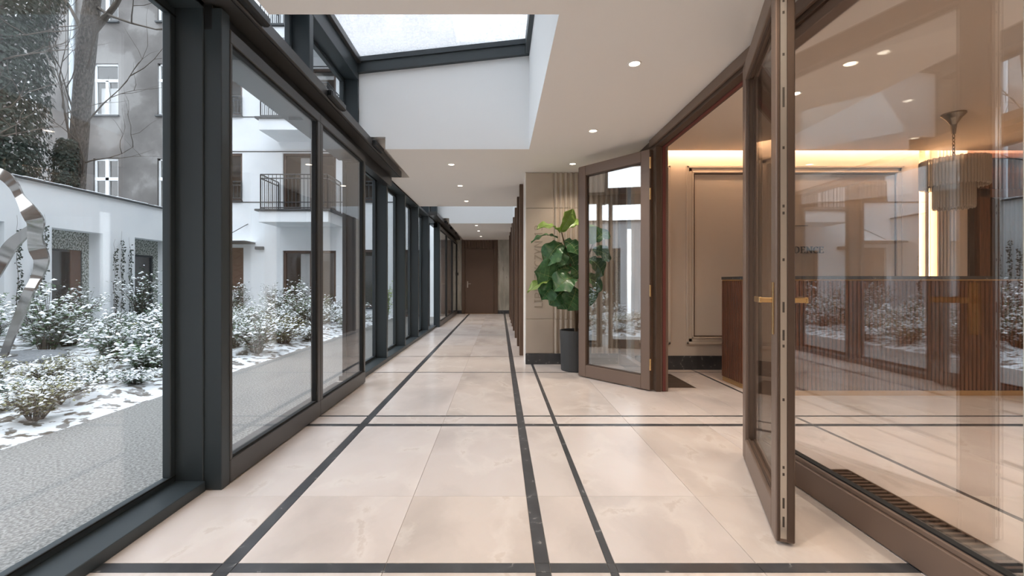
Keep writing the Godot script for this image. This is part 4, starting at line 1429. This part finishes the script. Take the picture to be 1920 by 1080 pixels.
func build_sculpture() -> void:
	var D := 5.9
	var s := thing("garden_sculpture", "polished steel ribbon sculpture twisting up from a round stone base", "sculpture", at_px(0, 690, D) * Vector3(1, 0, 1))
	var k1 := []
	for q in [[-150, 420, 14, 0.3, 0.5], [-110, 350, 14, 0.3, 0.3], [-60, 318, 14, 0.2, 0.1], [0, 326, 13, 0.1, 0.0], [24, 345, 11, 0.6, 0.0], [37, 368, 9, 0.2, 0.0], [52, 392, 15, 0.1, -0.1], [66, 415, 17, -0.2, -0.1], [66, 440, 14, -0.7, 0.0], [70, 465, 17, -0.3, 0.1], [78, 488, 15, 0.0, 0.1], [70, 518, 12, 0.5, 0.1], [54, 548, 12, 0.8, 0.0], [38, 588, 10, 0.3, 0.0], [18, 638, 8, 0.2, 0.0], [4, 676, 7, 0.1, 0.0]]:
		var p := at_px(q[0], q[1], D + q[4])
		k1.append([p, q[2] / F * D * 0.78, q[3]])
	var b := MB.new()
	ribbon(b, smooth(k1, 14), 0.016)
	part(s, "ribbon_band", b, M.mirror_steel)
	var k2 := []
	for q in [[66, 424, 8, 0.2, 0.0], [44, 440, 11, 0.4, 0.05], [20, 462, 14, 0.2, 0.1], [0, 494, 14, -0.2, 0.1], [-28, 540, 14, -0.5, 0.0], [-50, 590, 12, 0.2, 0.0], [-30, 640, 9, 0.5, 0.0], [-4, 678, 7, 0.1, 0.0]]:
		k2.append([at_px(q[0], q[1], D + 0.05 + q[4]), q[2] / F * D * 0.78, q[3]])
	var b2 := MB.new()
	ribbon(b2, smooth(k2, 14), 0.016)
	part(s, "ribbon_band", b2, M.mirror_steel)
	var c := at_px(0, 690, D)
	var r := 0.66
	part(s, "stone_base", MB.new().lathe(Vector3(c.x, 0, c.z), [Vector2(r - 0.01, -0.05), Vector2(r, 0.0), Vector2(r, 0.145), Vector2(r - 0.015, 0.16), Vector2(0, 0.16)], 48), M.base_stone)
	part(s, "mounting_plate", MB.new().lathe(Vector3(c.x, 0, c.z), [Vector2(0.16, 0.16), Vector2(0.16, 0.175), Vector2(0, 0.175)], 24), M.mirror_steel)


# one shrub: stems, leaves and the snow caught on it
func make_shrub(called: String, label: String, group: String, sd: int, h: float, r: float, stems: int, per: int, leaf: float, m: Material, snow: float) -> Node3D:
	var rng := RandomNumberGenerator.new()
	rng.seed = sd
	var o := thing(called, label, "shrub", Vector3.ZERO, group)
	var st := MB.new()
	var lf := MB.new()
	var sn := MB.new()
	for i in stems:
		var a := rng.randf() * TAU
		var lean := rng.randf_range(0.1, 1.0)
		var tip := Vector3(cos(a) * r * lean, h * rng.randf_range(0.6, 1.0) * (1.0 - 0.35 * lean), sin(a) * r * lean)
		var mid := Vector3(tip.x * 0.35, tip.y * 0.6, tip.z * 0.35)
		var pts := [Vector3(cos(a) * 0.05, -0.05, sin(a) * 0.05), mid, tip]
		st.tube(pts, [0.007, 0.005, 0.002], 4, false)
		for k in per:
			var t := rng.randf_range(0.25, 1.05)
			var p: Vector3 = (pts[0] as Vector3).lerp(mid, t / 0.6) if t < 0.6 else mid.lerp(tip, (t - 0.6) / 0.4)
			p += Vector3(rng.randf_range(-1, 1), rng.randf_range(-0.6, 0.6), rng.randf_range(-1, 1)) * leaf * 1.1
			p.y = maxf(p.y, 0.02)
			var b := rng.randf() * TAU
			var dir := Vector3(cos(b), rng.randf_range(-0.35, 0.6), sin(b)).normalized()
			var l := leaf * rng.randf_range(0.6, 1.3)
			leaf_card(lf, p, dir, Vector3.UP, l, l * 0.55)
			if rng.randf() < snow * (0.12 + 0.85 * t):
				# a small heap of snow on this leaf
				var s := dir.cross(Vector3.UP).normalized()
				var c := p + dir * l * 0.5 + Vector3.UP * 0.006
				var e := l * rng.randf_range(0.35, 0.75)
				var top := c + Vector3.UP * e * 0.5
				var ring := [c + dir * e, c + s * e * 0.7, c - dir * e, c - s * e * 0.7]
				for q in 4:
					sn.otri(ring[q], ring[(q + 1) % 4], top, Vector3.UP)
	own(o, "stems", st.mesh(), M.twig)
	own(o, "foliage", lf.mesh(), m).set_meta("kind", "stuff")
	if sn.v.size():
		own(o, "snow_caps", sn.mesh(), M.snow).set_meta("kind", "stuff")
	return o


func build_shrubs() -> void:
	var g := "snowy shrubs in the courtyard bed"
	var kinds := [
		make_shrub("shrub", "low dark green shrub in the bed, leaves heaped with snow", g, 101, 0.60, 0.55, 38, 32, 0.055, M.leaf_deep, 0.42),
		make_shrub("shrub", "low mid green spreading shrub in the bed with snow on top", g, 102, 0.46, 0.60, 40, 30, 0.06, M.leaf_mid, 0.46),
		make_shrub("shrub", "olive tinged low shrub in the bed dusted with snow", g, 103, 0.42, 0.50, 34, 28, 0.05, M.leaf_olive, 0.42),
		make_shrub("tall_shrub", "tall open shrub with upright twigs tipped with snow", g, 104, 1.25, 0.48, 34, 28, 0.06, M.leaf_deep, 0.36),
		make_shrub("tall_shrub", "tall bushy mid green shrub with snow on its outer leaves", g, 105, 1.0, 0.6, 42, 30, 0.065, M.leaf_mid, 0.40),
		make_shrub("shrub", "flat creeping shrub at the bed edge almost buried in snow", g, 106, 0.24, 0.55, 38, 24, 0.05, M.leaf_deep, 0.65),
	]
	var looks := ["low dark green shrub heaped with snow", "low mid green shrub with snow on top", "olive tinged low shrub dusted with snow", "tall open shrub with snow-tipped twigs", "tall bushy green shrub with snowy outer leaves", "flat creeping shrub almost buried in snow"]
	var used := [false, false, false, false, false, false]
	var rng := RandomNumberGenerator.new()
	rng.seed = 44
	var c := at_px(0, 690, 5.9)
	var placed := []
	var spots := []
	var d := -2.0
	while d < BD - 0.4:
		var x := -3.75
		while x > WX + 0.35:
			spots.append(Vector2(x + rng.randf_range(-0.2, 0.2), d + rng.randf_range(-0.25, 0.25)))
			x -= 0.66
		d += 0.68
	for i in 90:      # more low plants before the sculpture
		spots.append(Vector2(rng.randf_range(-6.3, -3.65), rng.randf_range(2.0, 5.4)))
	for s in spots:
		if Vector2(c.x, -c.z).distance_to(s) < 1.05 or s.x > -3.62 or s.y > BD - 0.75 or s.x < WX + 0.75:
			continue
		var close := Vector2(-3.35, 13.4).distance_to(s) < 0.9
		var gap := 0.66 if s.x < -7.9 or s.y > BD - 2.3 else 0.36
		for q in placed:
			close = close or (q as Vector2).distance_to(s) < gap
		if close:
			continue
		placed.append(s)
		if rng.randf() < 0.07:
			continue
		var k := 0
		var near_path: bool = s.x > -4.3
		var near_wall: bool = s.x < -7.9 or s.y > BD - 2.3
		var u := rng.randf()
		if near_path:
			k = 5 if u < 0.5 else (2 if u < 0.7 else (1 if u < 0.9 else 0))
		elif near_wall:
			k = 3 if u < 0.4 else (4 if u < 0.75 else 0)
		else:
			k = [0, 1, 2, 0, 1, 5, 4][rng.randi_range(0, 6)]
		var low: bool = s.y < 5.4 and s.x > -6.4
		if low:      # low plants leave the stone base of the sculpture in view
			k = 5 if u < 0.75 else 2
		var o: Node3D = kinds[k] if not used[k] else copy(kinds[k])
		used[k] = true
		var sc := rng.randf_range(0.8, 1.2) * (0.72 if low else 1.0)
		o.position = P(s.x, 0.06, s.y)
		var zone := ""
		if Vector2(c.x, -c.z).distance_to(s) < 1.9:
			zone = "beside the sculpture base"
		elif s.y > BD - 2.3:
			zone = "before the white house"
		elif near_wall:
			zone = "along the garden wall"
		elif near_path:
			zone = "along the path edge"
		else:
			zone = "amid the planting bed"
		o.set_meta("label", looks[k] + " " + zone)
		o.set_meta("group", "shrubs " + zone)
		o.rotation.y = rng.randf() * TAU
		o.scale = Vector3(sc, sc * rng.randf_range(0.85, 1.15), sc)
	var lime := make_shrub("lime_shrub", "bright lime green shrub by the path seen between the mullions", "", 110, 1.5, 0.4, 30, 26, 0.07, M.leaf_lime, 0.1)
	lime.position = P(-3.35, 0.0, 13.4)


func build_vines() -> void:
	var rng := RandomNumberGenerator.new()
	rng.seed = 66
	# [d along the wall, height, lean]
	var list := [[11.24, 2.2, 0.0], [11.46, 2.42, 0.0], [11.70, 2.28, 0.0], [8.98, 2.45, 0.0], [9.1, 1.75, 0.25], [9.42, 2.55, 0.1], [9.25, 1.4, 0.0], [6.6, 2.3, 0.0], [7.0, 2.0, 0.1], [13.9, 2.2, 0.0]]
	for v in list:
		var o := thing("climbing_vine", "slender dark vine climbing the white garden wall between the niches", "vine", P(WX + 0.02, 0, v[0]), "vines on the garden wall")
		var pts := []
		var rd := []
		var lf := MB.new()
		var n := 16
		for i in n + 1:
			var t := float(i) / n
			pts.append(Vector3(0.02, v[1] * t, -v[2] * t + rng.randf_range(-0.03, 0.03)))
			rd.append(0.008 * (1.0 - 0.8 * t))
		own(o, "stem", MB.new().tube(pts, rd, 5, false).mesh(), M.twig)
		for i in int(v[1] * 90):
			var t := rng.randf()
			var p: Vector3 = pts[int(t * (n - 1))]
			var wd := 0.05 * (1.0 - 0.4 * t)
			p += Vector3(rng.randf_range(0.0, 0.05), rng.randf_range(-0.08, 0.08), rng.randf_range(-wd, wd))
			leaf_card(lf, p, Vector3(rng.randf_range(0.1, 0.5), rng.randf_range(-1, 0.4), rng.randf_range(-1, 1)).normalized(), Vector3.RIGHT, rng.randf_range(0.035, 0.065), rng.randf_range(0.03, 0.045))
		own(o, "foliage", lf.mesh(), M.leaf_ivy).set_meta("kind", "stuff")


# ---------------------------------------------------------------- fig plant
func fig_leaf(parent: Node3D, base: Vector3, tip: Vector3, w: float, facing: Vector3, droop: float, m: Material) -> void:
	var prof := [0.08, 0.34, 0.50, 0.58, 0.62, 0.66, 0.72, 0.82, 0.92, 0.99, 1.0, 0.95, 0.84, 0.64, 0.36, 0.05]
	var n := prof.size() - 1
	var dir := (tip - base)
	var L := dir.length()
	dir /= L
	var side := dir.cross(facing).normalized()
	var nn := side.cross(dir).normalized()
	var rows := []
	var mid := []
	for i in n + 1:
		var t := float(i) / n
		var c := base + dir * L * t + nn * (sin(t * PI) * L * 0.16) + Vector3.DOWN * droop * L * t * t
		mid.append(c)
		var row := []
		for j in 9:
			var s := (j - 4) / 4.0
			var wave := sin(t * 19.0 + s * 2.5 + base.x * 40.0) * 0.016 * s * s
			row.append(c + side * s * w * 0.5 * prof[i] * (1.0 + 0.05 * sin(t * 23.0 + base.y * 30.0)) + nn * (absf(s) * w * 0.12 - s * s * w * 0.05 + wave))
		rows.append(row)
	var b := MB.new()
	var norms := []
	for i in n + 1:
		var row := []
		for j in 9:
			var du: Vector3 = rows[i][mini(j + 1, 8)] - rows[i][maxi(j - 1, 0)]
			var dv: Vector3 = rows[mini(i + 1, n)][j] - rows[maxi(i - 1, 0)][j]
			var q := du.cross(dv).normalized()
			row.append(q if q.dot(nn) > 0 else -q)
		norms.append(row)
	for i in n:
		for j in 8:
			var ps := [rows[i][j], rows[i][j + 1], rows[i + 1][j + 1], rows[i + 1][j]]
			var qs := [norms[i][j], norms[i][j + 1], norms[i + 1][j + 1], norms[i + 1][j]]
			b.squad(ps[0], ps[1], ps[2], ps[3], qs[0], qs[1], qs[2], qs[3])
			var k := nn * 0.0015
			b.squad(ps[0] - k, ps[1] - k, ps[2] - k, ps[3] - k, -qs[0], -qs[1], -qs[2], -qs[3])
	var o := part(parent, "leaf", b, m)
	var rd := []
	for i in n + 1:
		rd.append(0.0045 * (1.0 - 0.75 * i / n))
	for i in mid.size():
		mid[i] += nn * 0.002
	var vb := MB.new().tube(mid, rd, 5, false)
	for i in range(2, n - 1, 2):      # side veins
		for j in [0, 8]:
			var e: Vector3 = rows[i + 1][j]
			vb.tube([mid[i], (mid[i] as Vector3).lerp(e, 0.85) + nn * 0.003], [0.0018, 0.0006], 4, false)
	part(o, "vein", vb, M.fig_vein)


func build_fig() -> void:
	var D := 5.86
	var pot := thing("plant_pot", "round dark grey floor pot beside the stone wall", "plant pot", P(0.98, 0, D))
	part(pot, "pot", MB.new().lathe(P(0.98, 0, D), [Vector2(0, 0.0), Vector2(0.185, 0.0), Vector2(0.19, 0.008), Vector2(0.205, 0.50), Vector2(0.204, 0.515), Vector2(0.19, 0.515), Vector2(0.186, 0.45), Vector2(0, 0.45)], 40), M.pot_grey)
	part(pot, "soil", MB.new().lathe(P(0.98, 0, D), [Vector2(0.187, 0.462), Vector2(0.1, 0.472), Vector2(0, 0.475)], 24), M.soil)
	var f := thing("fig_plant", "fiddle-leaf fig with broad wavy leaves growing in the dark pot", "potted plant", P(0.98, 0.475, D))
	var trunk := [P(0.98, 0.477, D), at_px(1078, 560, D), at_px(1072, 510, D), at_px(1062, 470, D), at_px(1053, 436, D)]
	part(f, "trunk", MB.new().tube(trunk, [0.018, 0.016, 0.014, 0.011, 0.007], 8), M.stem_brown)
	part(f, "trunk", MB.new().tube([P(0.99, 0.477, D), at_px(1086, 545, D + 0.05), at_px(1100, 490, D + 0.05), at_px(1112, 455, D)], [0.016, 0.014, 0.011, 0.007], 8), M.stem_brown)
	# [base x, y, depth, tip x, y, depth, width px, facing, droop, spot-lit colour]
	var cam := Vector3(0, 0.35, 1)
	var L := [
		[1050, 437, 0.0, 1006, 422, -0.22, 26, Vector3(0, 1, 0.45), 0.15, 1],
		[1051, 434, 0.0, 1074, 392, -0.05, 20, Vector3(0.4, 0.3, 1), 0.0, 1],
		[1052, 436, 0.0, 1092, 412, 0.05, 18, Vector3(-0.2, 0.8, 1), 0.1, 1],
		[1046, 447, 0.0, 996, 450, -0.10, 22, Vector3(0, 1, 0.12), 0.12, 0],
		[1054, 458, 0.0, 1021, 482, -0.18, 34, Vector3(-0.2, 0.5, 1), 0.35, 0],
		[1056, 462, 0.0, 1042, 496, -0.15, 26, Vector3(0.3, 0.2, 1), 0.1, 0],
		[1058, 452, 0.0, 1084, 470, -0.12, 26, Vector3(0.3, 0.5, 1), 0.25, 0],
		[1048, 526, -0.05, 1001, 512, -0.20, 46, Vector3(-0.2, 0.2, 1), -0.05, 0],
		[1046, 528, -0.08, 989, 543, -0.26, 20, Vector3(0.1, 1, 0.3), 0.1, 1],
		[1048, 528, -0.05, 1015, 556, -0.18, 34, Vector3(-0.5, 0.1, 1), 0.15, 0],
		[1078, 522, -0.10, 1038, 536, -0.30, 38, Vector3(0, 0.8, 0.9), 0.2, 0],
		[1062, 540, -0.05, 1030, 566, -0.12, 26, Vector3(-0.2, 0.1, 1), 0.15, 0],
		[1080, 540, -0.05, 1064, 576, -0.15, 34, Vector3(0.2, 0.1, 1), 0.15, 0],
		[1074, 536, 0.0, 1044, 574, -0.05, 28, Vector3(0.1, 0.0, 1), 0.1, 0],
		[1068, 504, 0.0, 1034, 508, -0.12, 26, Vector3(0.2, 0.7, 1), 0.15, 0],
		[1070, 500, 0.0, 1090, 520, -0.10, 26, Vector3(0.3, 0.4, 1), 0.15, 0],
		[1060, 470, 0.0, 1078, 500, 0.10, 28, Vector3(0.1, 0.3, 1), 0.1, 0],
		[1112, 455, 0.0, 1140, 430, 0.05, 24, Vector3(0.1, 0.6, 1), 0.1, 0],
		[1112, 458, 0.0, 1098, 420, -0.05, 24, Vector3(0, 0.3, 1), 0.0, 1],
		[1110, 470, 0.0, 1145, 480, 0.0, 28, Vector3(0, 0.7, 1), 0.2, 0],
		[1104, 485, 0.0, 1130, 510, 0.05, 30, Vector3(0.2, 0.4, 1), 0.2, 0],
		[1094, 520, 0.0, 1128, 536, 0.05, 30, Vector3(0.1, 0.6, 1), 0.2, 0],
		[1090, 535, 0.0, 1106, 570, 0.0, 32, Vector3(0.1, 0.2, 1), 0.1, 0],
		[1066, 490, 0.05, 1030, 480, 0.20, 30, Vector3(0.1, 0.5, 1), 0.1, 0],
	]
	for q in L:
		fig_leaf(f, at_px(q[0], q[1], D + q[2]), at_px(q[3], q[4], D + q[5]), q[6] / F * D * 1.3, q[7], q[8], M.fig_leaf_lit if q[9] else M.fig_leaf)
